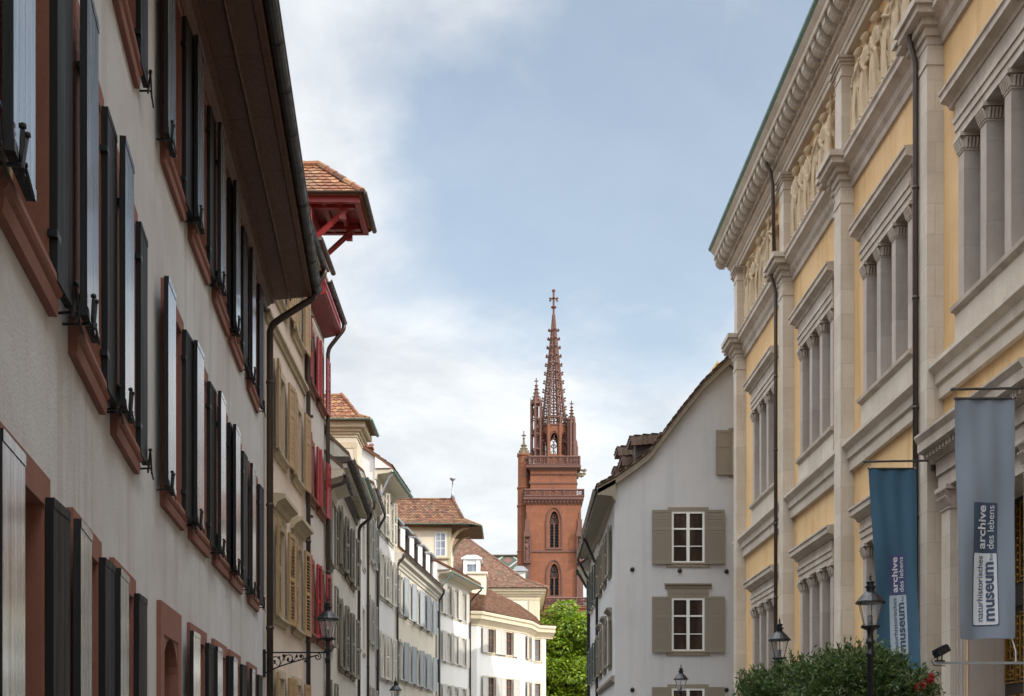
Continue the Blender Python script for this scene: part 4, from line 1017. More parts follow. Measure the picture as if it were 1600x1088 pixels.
# window kinds of the museum: piers, capitals, entablature, hood, sill and apron as sub-parts
def mwin(key, z0, zc, zh, apron):
    """z0 sill top, zc underside of the lintel, zh top of the hood; local z from z0."""
    d = {'w': 3.1, 'h': zc-z0, 'sur': .0, 'list': []}; H = zc-z0; T = zh-z0
    m = MB()
    m.box(-1.60, 1.60, -.05, .5, H, H+.14); m.box(-1.60, 1.60, -.075, .5, H+.142, H+.28); m.box(-1.60, 1.60, -.10, .5, H+.282, H+.36)
    m.box(-1.58, 1.58, -.06, .02, H+.362, T-.30)
    d['sur_me'] = m.mesh('window', 'limestone_moulded')
    m = MB().profx([(-.02, T-.30), (.08, T-.28), (.10, T-.22), (.16, T-.19), (.24, T-.17), (.24, T-.06), (.27, T-.04), (.27, T), (-.02, T+.03)], -1.82, 1.82)
    d['list'].append(('hood', m.mesh('hood', 'limestone_moulded')))
    for i in range(4):
        x = (-1.42, -.473, .473, 1.42)[i]
        m = MB(); m.box(x-.12, x+.12, -.02, .42, .06, H-.30); m.box(x-.15, x+.15, -.05, .45, 0, .06); d['list'].append(('column', m.mesh('column', 'limestone_pier')))
        m = MB(); m.box(x-.13, x+.13, -.035, .44, H-.30, H-.27)
        for k in range(5):
            xx = x-.12+.06*k; m.tube([(xx, -.03, H-.26), (xx, -.055, H-.17), (xx, -.095, H-.10)], [.026, .03, .022], 5)
        for k in range(7):
            yy = .02+.06*k; m.tube([(x+.125, yy, H-.26), (x+.14, yy, H-.17), (x+.175, yy, H-.10)], [.026, .03, .022], 5); m.tube([(x-.125, yy, H-.26), (x-.14, yy, H-.17), (x-.175, yy, H-.10)], [.026, .03, .022], 5)
        m.box(x-.125, x+.125, -.03, .43, H-.27, H-.07); m.box(x-.17, x+.17, -.095, .46, H-.07, H)
        d['list'].append(('capital', m.mesh('capital', 'limestone_moulded')))
    m = MB().profx([(-.5, -.16), (.03, -.16), (.05, -.10), (.12, -.07), (.13, 0), (-.5, .01)], -1.66, 1.66); d['list'].append(('sill', m.mesh('sill', 'limestone_moulded')))
    if apron:
        m = MB().box(-1.62, 1.62, -.05, .02, -apron, -.16); m.box(-1.64, 1.64, -.08, .02, -apron, -apron+.10); d['list'].append(('apron', m.mesh('apron', 'limestone')))
    m = MB()
    m.box(-1.3, 1.3, .46, .50, 0, H); d['list'].append(('pane', m.mesh('pane', 'glass_dark')))
    m = MB()
    for x in (-1.3, -.66, -.36, .3, .60, 1.2): m.box(x, x+.07, .42, .458, 0, H)
    for z in (0, H*.62, H-.08): m.box(-1.3, 1.3, .425, .457, z, z+.07)
    d['list'].append(('frame', m.mesh('frame', 'wood_brown')))
    WST[key] = d
mwin('museum_upper', 9.45, 12.32, 13.25, .78)
mwin('museum_lower', 2.75, 6.27, 7.10, 0)
for i, Y in enumerate(BAY):
    for key, z, hz in (('museum_upper', 9.45, 2.87), ('museum_lower', 2.75, 3.52)):
        if key == 'museum_lower' and i == 3: continue
        d = WST[key]; M = MF.frame(sy(Y), z, 3.0); MU.holes.append((sy(Y)-1.54, sy(Y)+1.54, z-.02, z+hz+.02))
        o = link('window', d['sur_me'], MU.root, Matrix.Translation(-MU.root.location) @ M)
        for nm, me in d['list']: link(nm, me, o)
YP = BAY[3]                                           # the portal
MU.holes.append((sy(YP)-1.16, sy(YP)+1.16, .1, 5.95))
MU.wall()
MU.sweep('plinth', [(-.02, -.05), (.20, -.05), (.20, 1.1), (.12, 1.2), (-.02, 1.2)], 'limestone', .02, sy(YP)-1.9)
MU.sweep('string_course', [(-.02, 8.05), (.10, 8.05), (.11, 8.30), (.16, 8.31), (.17, 8.48), (.24, 8.54), (.28, 8.58), (.28, 8.66), (.10, 8.70), (-.02, 8.72)], 'limestone', .01)
MU.sweep('string_course', [(-.02, 14.38), (.06, 14.38), (.07, 14.52), (.14, 14.60), (.16, 14.74), (.24, 14.80), (.32, 14.84), (.32, 14.95), (.36, 15.0), (.36, 15.04), (-.02, 15.08)], 'limestone_moulded', .01)
# entablature
MU.sweep('architrave', [(-.3, 17.30), (.20, 17.30), (.20, 17.44), (.23, 17.445), (.23, 17.58), (.26, 17.59), (.26, 17.62), (.32, 17.66), (.35, 17.70), (-.3, 17.70)], 'limestone', 0, None, .4)
MU.sweep('bed_moulding', [(-.3, 17.702), (.36, 17.702), (.37, 17.86), (.44, 17.87), (.46, 17.91), (-.3, 17.91)], 'limestone_moulded', 0, None, .4)
MU.sweep('corona', [(-.3, 18.13), (.46, 18.13), (.74, 18.13), (.74, 18.27), (.77, 18.30), (.84, 18.38), (.84, 18.40), (-.3, 18.46)], 'limestone', 0, None, .72)
g_ = MU.sweep('gutter', [(.66, 18.405), (.83, 18.405), (.91, 18.46), (.92, 18.51), (.89, 18.512), (.84, 18.44), (.66, 18.46)], 'copper_green', 0, None, .78)
MU.sweep('roof', [(.65, 18.47), (.65, 18.50), (-7, 20.4), (-14, 18.6), (-14, 18.46)], 'zinc', 0, None, .6)
m = MB(); t = -.3                                      # egg and dart row as one carved band
while t < MF.len:
    M = MF.frame(max(t, .02), 0, .02) if t >= 0 else MF.frame(.02, 0, .02) @ Matrix.Translation((t, 0, 0))
    m.box(-.045, .045, -.43, -.36, 17.72, 17.855, M); t += .125
m.sweep([(.355, 17.73), (.385, 17.73), (.385, 17.84), (.355, 17.84)], MF.path(0, None, .35))
part('dentil_band', m, 'limestone_moulded', MU.root)
mo = MB(); mo.box(-.117, .117, -.70, -.40, -.05, .10); mo.box(-.115, .115, -.56, -.40, -.19, -.052)
mo.loft([[(x, -.56, -.19), (x, -.56, -.052), (x, -.69, -.052), (x, -.64, -.13)] for x in (-.113, .113)]); mo.box(-.14, .14, -.725, -.40, .10, .133)
mom = mo.mesh('modillion', 'limestone_moulded'); t = -.6; k = 0
while t < MF.len-1 and k < 98:
    M = (MF.frame(.05, 17.995, .02) @ Matrix.Translation((t-.05, 0, 0))) if t < .1 else MF.frame(t, 17.995, .02)
    link('modillion', mom, MU.root, Matrix.Translation(-MU.root.location) @ M); t += .45; k += 1
# pilasters
def pilaster(o0, z0, z1, cap, s0):
    m = MB(); M = MF.frame(s0+.4, 0, .1)
    m.box(-.40, -.02, -.22+o0, .05, z0, z1, M); m.box(-.05, .40, -.30+o0, .05, z0+.003, z1-.003, M)
    dz, h, e = cap[0]; m.box(-.41-e, -.04, -.22+o0-e, .0, z1+dz, z1+dz+h-.004, M); m.box(-.06-e, .40+e, -.30+o0-e, .02, z1+dz+.001, z1+dz+h, M)
    p_ = part('pilaster', m, 'limestone', MU.root)
    m = MB()
    m2_ = MB()
    for dz, h, e in cap[1:]: m2_.box(-.41-e, -.04, -.22+o0-e, .0, z1+dz, z1+dz+h-.004, M); m.box(-.06-e, .40+e, -.30+o0-e, .02, z1+dz+.001, z1+dz+h, M)
    subworld('capital', m, 'limestone_moulded', p_, MU.root); subworld('capital', m2_, 'limestone_moulded', p_, MU.root)
for i, Y in enumerate(PIL):
    s0 = sy(Y)+(.02 if i == 0 else 0)
    pilaster(0, 0, 15.04, [(-1.02, .10, .02), (-.66, .14, .015), (-.52, .15, .06), (-.37, .13, .14), (-.24, .13, .28), (-.11, .13, .34)], s0)
    pilaster(.02, 15.10, 17.29, [(-.44, .05, .02), (-.20, .07, .03), (-.13, .06, .07), (-.07, .07, .11)], s0)
# downpipes
for Y in (33.05, 22.12):
    s0 = sy(Y); n = Vector((-1, -.0158)); p, _ = MF.at(s0)
    def q(o, z, k=0): return (p.x-o, p.y+k, z)
    m = MB().tube([q(.66, 18.3), q(.64, 18.0), q(.60, 17.75), q(.50, 17.6), q(.44, 17.2), q(.40, 15.2)], .05, 10)
    m.tube([q(.40, 15.2), q(.46, 15.1), q(.46, 14.7), q(.36, 14.3), q(.36, 13.8), q(.36, 0)], .05, 10)
    for z in (2, 4, 6, 8, 10, 12): m.lathe([(.05, 0), (.063, .005), (.063, .05), (.05, .055)], 10, q(.36, z))
    part('downpipe', m, 'gutter_brown', MU.root, True)

# relief figures: draped standing figures carved in the frieze
def ell(c, r, n=10, m_=7):
    prof = [(max(.001, math.sin(math.pi*i/m_)), -math.cos(math.pi*i/m_)) for i in range(m_+1)]; o = MB().lathe([(a, b_) for a, b_ in prof], n)
    o.v = [(c[0]+x*r[0], c[1]+y*r[1], c[2]+z*r[2]) for x, y, z in o.v]; return o
def relief(seed, H=1.86):
    rd = random.Random(seed); m = MB(); k = H/1.86
    lean = rd.uniform(-.06, .06); rings = []; ph = rd.uniform(0, 6); nf = rd.choice((5, 6, 7)); w0 = rd.uniform(.19, .25)
    for z, rx, ry in ((0, w0, .15), (.3, w0*.95, .15), (.62, w0*.88, .14), (.95, .19, .14), (1.1, .155, .12), (1.3, .19, .13), (1.44, .215, .12), (1.52, .13, .09), (1.56, .06, .06)):
        rings.append([((rx+.018*math.sin(nf*a+ph+z*1.5)*(1 if z < 1.2 else .4))*math.cos(a)+lean*z, (ry+.02*math.sin(nf*a+ph+z*1.5)*(1 if z < 1.2 else .4))*math.sin(a), z*k) for a in [2*math.pi*j/28 for j in range(28)]])
    m.loft(rings)
    for _ in range(5):                                  # folds of the robe
        x0 = rd.uniform(-.15, .15); m.tube([(x0*1.2+lean*.0, -.13, .02), (x0+lean*.5, -.15, .5), (x0*.6+rd.uniform(-.08, .08)+lean, -.12, 1.0*k)], [.03, .022, .012], 6)
    hx = lean*1.7+rd.uniform(-.03, .03); hy = -.03
    m.tube([(lean*1.5, -.01, 1.48*k), (hx, hy, 1.62*k)], .05, 8)
    m.add(ell((hx, hy-.01, 1.73*k), (.085, .10, .125))); m.add(ell((hx, hy+.02, 1.77*k), (.10, .10, .11)))
    tx = rd.uniform(-.03, .03); m.tube([(hx+tx, hy-.10, 1.75*k), (hx+tx, hy-.125, 1.71*k), (hx+tx, hy-.10, 1.69*k)], [.012, .02, .014], 5)
    for sg in (-1, 1):
        sh = (lean*1.45+sg*.20, -.02, 1.42*k); mode = rd.choice('abcd')
        if mode == 'a': e_, h_ = (sh[0]+sg*.06, -.04, 1.14*k), (sh[0]-sg*.10, -.15, 1.06*k)
        elif mode == 'b': e_, h_ = (sh[0]+sg*.08, -.04, 1.13*k), (sh[0]+sg*.05, -.10, .86*k)
        elif mode == 'c': e_, h_ = (sh[0]+sg*.05, -.07, 1.17*k), (sh[0]-sg*.16, -.17, 1.30*k)
        else: e_, h_ = (sh[0]+sg*.10, -.07, 1.2*k), (sh[0]+sg*.12, -.12, 1.45*k)
        m.tube([sh, e_, h_], [.062, .05, .036], 8); m.add(ell(h_, (.04, .04, .05), 8, 5))
        if mode == 'd': m.tube([(h_[0], -.12, 1.85*k), (h_[0], -.13, .1)], .018, 6)
    for sg in (-1, 1): m.add(ell((sg*.09, -.14, .03), (.05, .09, .035), 8, 5))
    sw = rd.choice((-1, 1)); m.tube([(sw*.2+lean*1.4, -.06, 1.45*k), (lean*1.2, -.14, 1.2*k), (-sw*.2+lean, -.10, .95*k), (-sw*.22+lean*.6, -.05, .55*k)], [.05, .045, .055, .02], 8)
    me = m.mesh('tmp', 'limestone_relief'); ob = bpy.data.objects.new('tmp', me); COL.objects.link(ob)
    r = ob.modifiers.new('r', 'REMESH'); r.mode = 'VOXEL'; r.voxel_size = .016; r.use_smooth_shade = True
    s_ = ob.modifiers.new('s', 'SMOOTH'); s_.factor = .4; s_.iterations = 1
    dg = bpy.context.evaluated_depsgraph_get(); dg.update()
    me2 = bpy.data.meshes.new_from_object(ob.evaluated_get(dg)); me2.name = 'relief_figure'
    bpy.data.objects.remove(ob); bpy.data.meshes.remove(me); return me2
REL = [relief(i*13+5) for i in range(9)]
rd = random.Random(4)
for i, Y in enumerate(BAY[:5]):
    a, b_ = sy(Y)-2.15, sy(Y)+2.2; n = 6; t = a+.15
    for k in range(n):
        tt = a+.22+(b_-a-.44)*(k+.5)/n+rd.uniform(-.09, .09); sc = rd.uniform(.98, 1.07)
        M = MF.frame(tt, 15.22, .1) @ Matrix.Translation((0, -.07, 0)) @ Matrix.Scale(sc, 4, (0, 0, 1)) @ Matrix.Scale(rd.choice((-1, 1))*1.0, 4, (1, 0, 0)) @ Matrix.Scale(1.0, 4)
        link('relief_figure', rd.choice(REL), MU.root, Matrix.Translation(-MU.root.location) @ M)
    pl = MB(); M = MF.frame(sy(Y), 0, .1); pl.box(-2.3, 2.3, -.20, .02, 15.02, 15.22, M); part('frieze_base', pl, 'limestone_relief', MU.root)

# portal
M = MF.frame(sy(YP), 0, .1)
m = MB()
m.box(-1.95, 1.95, -.22, .3, 6.35, 6.60, M); m.box(-1.95, 1.95, -.26, .3, 6.602, 6.85, M)
por = part('portal', m, 'limestone_moulded', MU.root)
m = MB().profx([(-.02, 6.852), (.28, 6.86), (.34, 6.98), (.38, 7.0), (.52, 7.05), (.52, 7.20), (.58, 7.30), (.58, 7.34), (-.02, 7.42)], -2.15, 2.15)
m.v = [tuple(M @ Vector(q_)) for q_ in m.v]; subworld('hood', m, 'limestone_moulded', por, MU.root)
m = MB(); k = -2.08
while k < 2.1: m.box(k, k+.07, -.44, -.30, 6.92, 7.0, M); k += .15
m.box(-2.1, 2.1, -.36, -.29, 6.93, 6.99, M); subworld('dentil_band', m, 'limestone_moulded', por, MU.root)
for sg in (-1, 1):
    m = MB(); m.box(sg*1.85, sg*1.45, -.20, .1, 0, 5.95, M); subworld('column', m, 'limestone', por, MU.root)
    m = MB(); m.box(sg*1.87, sg*1.43, -.22, .1, 5.95, 5.99, M)
    for kx in range(6):
        xx = sg*(1.45+.08*kx)
        for r_ in range(2): m.tube([M @ Vector((xx, -.20, 6.0+.14*r_)), M @ Vector((xx, -.24, 6.10+.14*r_)), M @ Vector((xx, -.29, 6.16+.14*r_))], [.035, .04, .028], 5)
    m.box(sg*1.87, sg*1.43, -.21, .1, 5.99, 6.27, M); m.box(sg*1.93, sg*1.37, -.30, .12, 6.27, 6.348, M)
    subworld('capital', m, 'limestone_moulded', por, MU.root)
    m = MB()
    for k, (o1, y_) in enumerate(((1.42, .02), (1.36, .06), (1.30, .10))): m.box(sg*o1, sg*(o1-.058), y_-.12, .5, 0, 5.95, M)
    m.box(sg*1.46, sg*1.20, .012, .3, 0, 5.955, M); m.box(sg*1.24, sg*1.14, .02, .78, 0, 5.95, M); subworld('jamb', m, 'limestone_pier', por, MU.root)
m = MB(); m.box(-1.42, 1.42, -.08, .6, 5.952, 6.34, M); subworld('lintel', m, 'limestone_moulded', por, MU.root)
m = MB(); m.box(-1.14, 1.14, .62, .70, .1, 5.95, M); m.box(-1.14, 1.14, .56, .62, 4.15, 4.45, M); dl = subworld('door', m, 'door_dark', por, MU.root)
m = MB(); g2 = MB()
for x0 in (-1.10, -.52, .06, .62):
    x1 = x0+.46
    for z0, z1 in ((.4, 1.25), (1.45, 2.7), (2.9, 4.05), (4.55, 5.85)):
        for t_ in (0, .06):
            for aa in ((x0+t_, x0+t_+.025, z0+t_, z1-t_), (x1-t_-.025, x1-t_, z0+t_, z1-t_)): m.box(aa[0], aa[1], .59-t_*.2, .622, aa[2], aa[3], M)
            for aa in ((z0+t_, z0+t_+.025), (z1-t_-.025, z1-t_)): m.box(x0+t_+.026, x1-t_-.026, .59-t_*.2, .622, aa[0], aa[1], M)
        cx_, cz_ = (x0+x1)/2, (z0+z1)/2
        for k in range(5):
            zz_ = z0+.18+(z1-z0-.36)*k/4
            for sg in (-1, 1):
                pts = [(cx_+sg*.12*(1-abs(u))*math.cos(u*3), .60, zz_+.10*u) for u in (-1, -.5, 0, .5, 1)]
                g2.tube([M @ Vector(p_) for p_ in pts], .014, 5)
        g2.tube([M @ Vector((cx_, .60, z0+.14)), M @ Vector((cx_, .60, z1-.14))], .012, 5)
        kk = z0
        while kk < z1: 
            q_ = M @ Vector((x1+.055, .60, kk)); g2.add(ell(tuple(q_), (.02, .02, .02), 6, 4)); kk += .12
subworld('door_frame', m, 'gilt', por, MU.root); subworld('ornament', g2, 'gilt', por, MU.root)
m = MB(); m.box(-2.0, 2.0, -1.2, .1, -.02, .15, M); subworld('step', m, 'limestone', por, MU.root)
# ================================================================== CATHEDRAL TOWER (far down the street, 170 m off)
TY = 170.0
TD = TY
def tx(px): return (px-800)/FPX*TD
def tz(py): return EYE+(HOR-py)/FPX*TD
TW = thing('church_tower', 'tall red sandstone church tower with openwork spire, galleries and louvred pointed windows', 'tower', (tx(864), TY+4, 0))
def tp(name, m, mat='cathedral_stone', par=None, smooth=False):
    return subworld(name, m, mat, par or TW, TW, smooth)
def arch_pts(cx, hw, zs, za, n=8):
    h = za-zs; L = []
    for i in range(n+1):
        a = i/n; L.append((cx-hw+hw*(1-math.cos(a*math.pi/2))**1.0*1.0 if False else cx-hw*(1-a**1.7), zs+h*math.sin(a*math.pi/2)**.95))
    return L
def arch_wall(m, x0, x1, z0, z1, y, cx, hw, zb, zs, za, dep=.7, M=None):
    Lp = arch_pts(cx, hw, zs, za); Rp = [(2*cx-x, z) for x, z in Lp][::-1]
    C = [(cx-hw, zb)]+Lp+Rp[1:]+[(cx+hw, zb)]; f = (lambda x, yy, z: tuple(M @ Vector((x, yy, z)))) if M else (lambda x, yy, z: (x, yy, z))
    m.quad(f(x0, y, z0), f(cx-hw, y, z0), f(cx-hw, y, z1), f(x0, y, z1)); m.quad(f(cx+hw, y, z0), f(x1, y, z0), f(x1, y, z1), f(cx+hw, y, z1))
    if zb > z0: m.quad(f(cx-hw, y, z0), f(cx+hw, y, z0), f(cx+hw, y, zb), f(cx-hw, y, zb))
    A = Lp+Rp[1:]
    for (xa, za_), (xb, zb_) in zip(A, A[1:]): m.quad(f(xa, y, za_), f(xb, y, zb_), f(xb, y, z1), f(xa, y, z1))
    for (xa, za_), (xb, zb_) in zip(C, C[1:]): m.quad(f(xa, y, za_), f(xa, y+dep, za_), f(xb, y+dep, zb_), f(xb, y, zb_))
    m.quad(f(cx-hw, y, zb), f(cx+hw, y, zb), f(cx+hw, y+dep, zb), f(cx-hw, y+dep, zb))
    return C
def lancet(cx, hw, zb, zs, za, y, M=None, louvres=True):
    C = [(cx-hw, zb)]+arch_pts(cx, hw, zs, za)+[(2*cx-x, z) for x, z in arch_pts(cx, hw, zs, za)][::-1][1:]+[(cx+hw, zb)]
    fr = MB()
    for k, (o, dy, r) in enumerate(((.42, -.06, .12), (.16, .12, .10))):
        s_ = (hw+o)/hw; fr.tube([(cx+(x-cx)*s_, y+dy, z+(o*1.2 if z > zs else 0)*(z-zs)/(za-zs) if z > zs else z) for x, z in C], r, 5)
    fr.box(cx-hw-.5, cx+hw+.5, y-.15, y+.3, zb-.25, zb)
    w_ = tp('window', fr, 'cathedral_carved')
    tr = MB(); ym = y+.38; tr.box(cx-.09, cx+.09, ym-.08, ym+.08, zb, zs+.2)
    for sg in (-1, 1):
        tr.box(cx+sg*(hw-.10), cx+sg*hw, ym-.08, ym+.08, zb, zs)
        c2 = cx+sg*hw/2; tr.tube([(x, ym, z) for x, z in [(c2+(hw/2)*math.cos(a), zs-.3+.62*hw*math.sin(a)) for a in [i*math.pi/6 for i in range(7)]]], .08, 5)
        tr.tube([(c2+.26*hw*math.cos(a), ym, zs+.70*hw+.30*hw*math.sin(a)) for a in [i*math.pi/4 for i in range(8)]], .06, 5, True)
    tr.tube([(cx+.33*hw*math.cos(a), ym, zs+(za-zs)*.62+.36*hw*math.sin(a)) for a in [i*math.pi/4 for i in range(8)]], .07, 5, True)
    tp('tracery', tr, 'cathedral_carved', w_)
    lv = MB(); z = zb+.15
    while z < zs+.1: lv.loft([[(x, y+.75, z+.22), (x, y+.50, z-.02), (x, y+.52, z-.06), (x, y+.77, z+.18)] for x in (cx-hw+.05, cx+hw-.05)]); z += .42
    tp('louvre', lv, 'shutter_black', w_)
    bk_ = MB().box(cx-hw-.2, cx+hw+.2, y+.95, y+1.0, zb-.2, za+.2); tp('interior', bk_, 'door_dark', w_)
x0, x1 = tx(822), tx(908); cx = tx(866); zL0, zL1 = 0, tz(783)
m = MB(); zmid = tz(862)
arch_wall(m, x0, x1, zmid+.002, zL1, TY, cx, tx(875)-cx-.15, tz(856), tz(818), tz(799))
arch_wall(m, x0, x1, tz(950), zmid, TY, cx, tx(875)-cx-.15, tz(931), tz(903), tz(881))
m.quad((x0, TY, 0), (x1, TY, 0), (x1, TY, tz(950)), (x0, TY, tz(950)))
m.quad((x0, TY, 0), (x0, TY, zL1), (x0, TY+8, zL1), (x0, TY+8, 0)); m.quad((x1, TY, 0), (x1, TY+8, 0), (x1, TY+8, zL1), (x1, TY, zL1)); m.quad((x0, TY+8, 0), (x0, TY+8, zL1), (x1, TY+8, zL1), (x1, TY+8, 0))
m.quad((x0, TY, zL1), (x1, TY, zL1), (x1, TY+8, zL1), (x0, TY+8, zL1))
tp('shaft', m)
lancet(cx, tx(875)-cx-.15, tz(856), tz(818), tz(799), TY); lancet(cx, tx(875)-cx-.15, tz(931), tz(903), tz(881), TY)
m = MB(); m.box(x0-.05, x1+.05, TY-.12, TY, zmid-.12, zmid+.14); tp('string_course', m, 'cathedral_carved')
# corner buttresses with canopied niches and statues
for sg, px in ((-1, 824), (1, 906)):
    X = tx(px); m = MB(); m.box(X-.45, X+.45, TY-.35, TY+.3, 0, tz(890)); m.box(X-.38, X+.38, TY-.28, TY+.2, tz(890), tz(835))
    m.box(X-.5, X+.5, TY-.75, TY+.1, tz(881), tz(879)); m.box(X-.5, X+.5, TY-.75, TY+.1, tz(840), tz(832))
    m.box(X-.30, X+.30, TY-.20, TY+.1, tz(832), tz(812)); m.loft([[(X-.3, TY-.25, tz(832)), (X+.3, TY-.25, tz(832)), (X+.3, TY+.1, tz(832)), (X-.3, TY+.1, tz(832))], [(X-.05, TY-.1, tz(800)), (X+.05, TY-.1, tz(800)), (X+.05, TY, tz(800)), (X-.05, TY, tz(800))]])
    for k in (-1, 1): m.box(X+k*.42-.06, X+k*.42+.06, TY-.72, TY-.6, tz(879), tz(840)); m.tube([(X+k*.3, TY-.6, tz(832)), (X+k*.22, TY-.5, tz(822))], [.12, .02], 5)
    bt = tp('buttress', m, 'cathedral_carved')
    M = Matrix.Translation((X, TY-.45, tz(879))) @ Matrix.Scale(1.65, 4); me = REL[1 if sg < 0 else 3].copy(); me.materials.clear(); me.materials.append(MATS['cathedral_carved'])
    me.transform(Matrix.Translation(-TW.location) @ M); link('statue', me, bt)
def balustrade(xa, xb, ya, yb, z0, z1, name='balustrade', mat='cathedral_carved', sides=True):
    m = MB(); h = z1-z0
    def run(p, q):
        p, q = Vector(p), Vector(q); d = q-p; n = max(2, round(d.length/.95)); u = d.normalized()
        m.tube([p+Vector((0, 0, h-.12)), q+Vector((0, 0, h-.12))], .15, 4); m.tube([p+Vector((0, 0, .10)), q+Vector((0, 0, .10))], .15, 4)
        for i in range(n+1):
            c_ = p+d*(i/n)
            if i % 3 == 0: m.tube([c_, c_+Vector((0, 0, h))], .14, 4)
            if i < n:
                c1 = p+d*((i+.5)/n); r_ = min(d.length/n, h-.3)*.42
                m.tube([c1+u*(r_*math.cos(a))+Vector((0, 0, h/2+r_*math.sin(a))) for a in [k*math.pi/4 for k in range(8)]], .07, 4, True)
                m.tube([c1+Vector((0, 0, .15)), c1+Vector((0, 0, h-.15))], .055, 4); m.tube([c1-u*r_+Vector((0, 0, h/2)), c1+u*r_+Vector((0, 0, h/2))], .055, 4)
    run((xa, ya, z0), (xb, ya, z0)); run((xa, yb, z0), (xb, yb, z0)); run((xa, ya, z0), (xa, yb, z0)); run((xb, ya, z0), (xb, yb, z0))
    return tp(name, m, mat)
def slab_cornice(xa, xb, ya, yb, z, steps):
    m = MB()
    for o, h0, h1 in steps: m.box(xa-o, xb+o, ya-o, yb+o, z+h0, z+h1-.005)
    return m
# gallery 1
m = slab_cornice(x0, x1, TY, TY+8, tz(783), ((.05, -.2, 0), (.18, 0, .15), (.35, .15, .55)))
k = x0-.2
while k < x1+.2: m.tube([(k, TY-.02, tz(786)-.25), (k, TY-.30, tz(786)+.15)], [.08, .16], 5); k += .5
tp('cornice', m, 'cathedral_carved')
balustrade(x0-.30, x1+.30, TY-.3, TY+8.3, tz(777), tz(765))
# middle stage
xa, xb = tx(829), tx(902); YA, YB = TY+.9, TY+7.1
m = MB(); m.box(xa, xb, YA, YB, tz(778), tz(730)); tp('shaft', m)
m = slab_cornice(xa, xb, YA, YB, tz(753), ((.10, -.1, .1),)); m.add(slab_cornice(xa, xb, YA, YB, tz(733), ((.12, 0, .15), (.28, .15, .32), (.55, .32, .62))))
k = xa+.1
while k < xb: m.tube([(k, YA-.06, tz(738)), (k+.15, YA-.07, tz(741)), (k+.3, YA-.06, tz(738))], .07, 4); k += .42
m.box(tx(863), tx(868), YA-.05, YA+.02, tz(768)+.2, tz(760))
tp('cornice', m, 'cathedral_carved')
balustrade(xa-.30, xb+.35, YA-.35, YB+.35, tz(726), tz(711))
for px, py, L in ((906, 727, .9), (905, 734, .85), (902, 741, .75)):
    m = MB().tube([(tx(px)-.6, TY+1.2+(px-902)*.5, tz(py)), (tx(px)+L*.4, TY+1.2+(px-902)*.5, tz(py)+.06), (tx(px)+L, TY+1.2+(px-902)*.5, tz(py)-.05)], [.22, .16, .20], 6); m.add(ell((tx(px)+L, TY+1.2+(px-902)*.5, tz(py)+.05), (.28, .2, .22), 7, 5)); tp('gargoyle', m, 'cathedral_mossy')
# stair turret on the left
TD = TY+2; cxT = tx(818.5); cyT = TY+2.6
m = MB().lathe([(1.0, 0), (1.0, tz(862)), (1.06, tz(862)), (1.06, tz(861)), (.98, tz(860)), (.98, tz(791)), (1.06, tz(791)), (1.06, tz(789)), (.95, tz(788)), (.95, tz(763)), (1.05, tz(763)), (1.05, tz(761)), (.90, tz(760)), (.90, tz(713)), (1.02, tz(712)), (1.05, tz(710)), (.9, tz(709))], 8, (cxT, cyT, 0), rot=R(22.5)); st = tp('stair_turret', m)
m = MB().lathe([(.9, tz(710)), (.38, tz(700)), (.16, tz(690)), (.10, tz(682)), (.001, tz(676))], 8, (cxT, cyT, 0), rot=R(22.5))
for k in range(8):
    a = R(22.5+45*k)
    for f_, r_ in ((tz(708), .85), (tz(704), .62), (tz(700), .42), (tz(695), .3)): m.add(ell((cxT+(r_+.05)*math.cos(a), cyT+(r_+.05)*math.sin(a), f_), (.12, .12, .12), 5, 4))
tp('spirelet', m, 'cathedral_mossy', st)
m = MB().tube([(cxT, cyT, tz(684)), (cxT, cyT, tz(672))], .07, 5); m.box(cxT-.32, cxT+.32, cyT-.08, cyT+.08, tz(680), tz(678)); m.add(ell((cxT, cyT, tz(684)), (.2, .2, .1), 6, 4)); tp('finial', m, 'cathedral_carved', st)
m = MB()
for py in (868, 838, 806, 775, 745, 720): m.box(cxT+.25, cxT+.42, cyT-1.02, cyT-.85, tz(py), tz(py)+.5)
tp('window', m, 'door_dark', st)
# octagon
TD = TY+3; ocx, ocy, ap = tx(865.5), TY+4, 1.95
zo0, zo1 = tz(727), tz(668); fw_ = 2*ap*math.tan(R(22.5))
m = MB()
for k in range(8):
    M = Matrix.Translation((ocx, ocy, 0)) @ Matrix.Rotation(R(45*k), 4, 'Z')
    arch_wall(m, -fw_/2, fw_/2, zo0, zo1, -ap, 0, .50, tz(712), tz(690), tz(679), .35, M)
    m.tube([M @ Vector((-fw_/2, -ap-.05, zo0)), M @ Vector((-fw_/2, -ap-.05, zo1+.3))], .20, 5)
oc = tp('octagon', m)
m = MB()
for k in range(8):
    M = Matrix.Translation((ocx, ocy, 0)) @ Matrix.Rotation(R(45*k), 4, 'Z')
    m.box(-.05, .05, -ap+.1, -ap+.2, tz(712), tz(682), M)
    for py in (690, 700): m.tube([M @ Vector((.22*math.cos(a)*1.6, -ap+.15, tz(py)+.3*math.sin(a))) for a in [i*math.pi/3 for i in range(6)]], .05, 4, True)
    m.tube([M @ Vector(((.62 if False else 1)*x, -ap-.05, z)) for x, z in arch_pts(0, .62, tz(692), tz(676))], .07, 4); m.tube([M @ Vector((-x, -ap-.05, z)) for x, z in arch_pts(0, .62, tz(692), tz(676))], .07, 4)
tp('tracery', m, 'cathedral_carved', oc)
m = MB().lathe([(ap*1.10, zo1), (ap*1.14, zo1+.1), (ap*1.14, zo1+.3), (ap*.9, zo1+.35)], 8, (ocx, ocy, 0), rot=R(22.5))
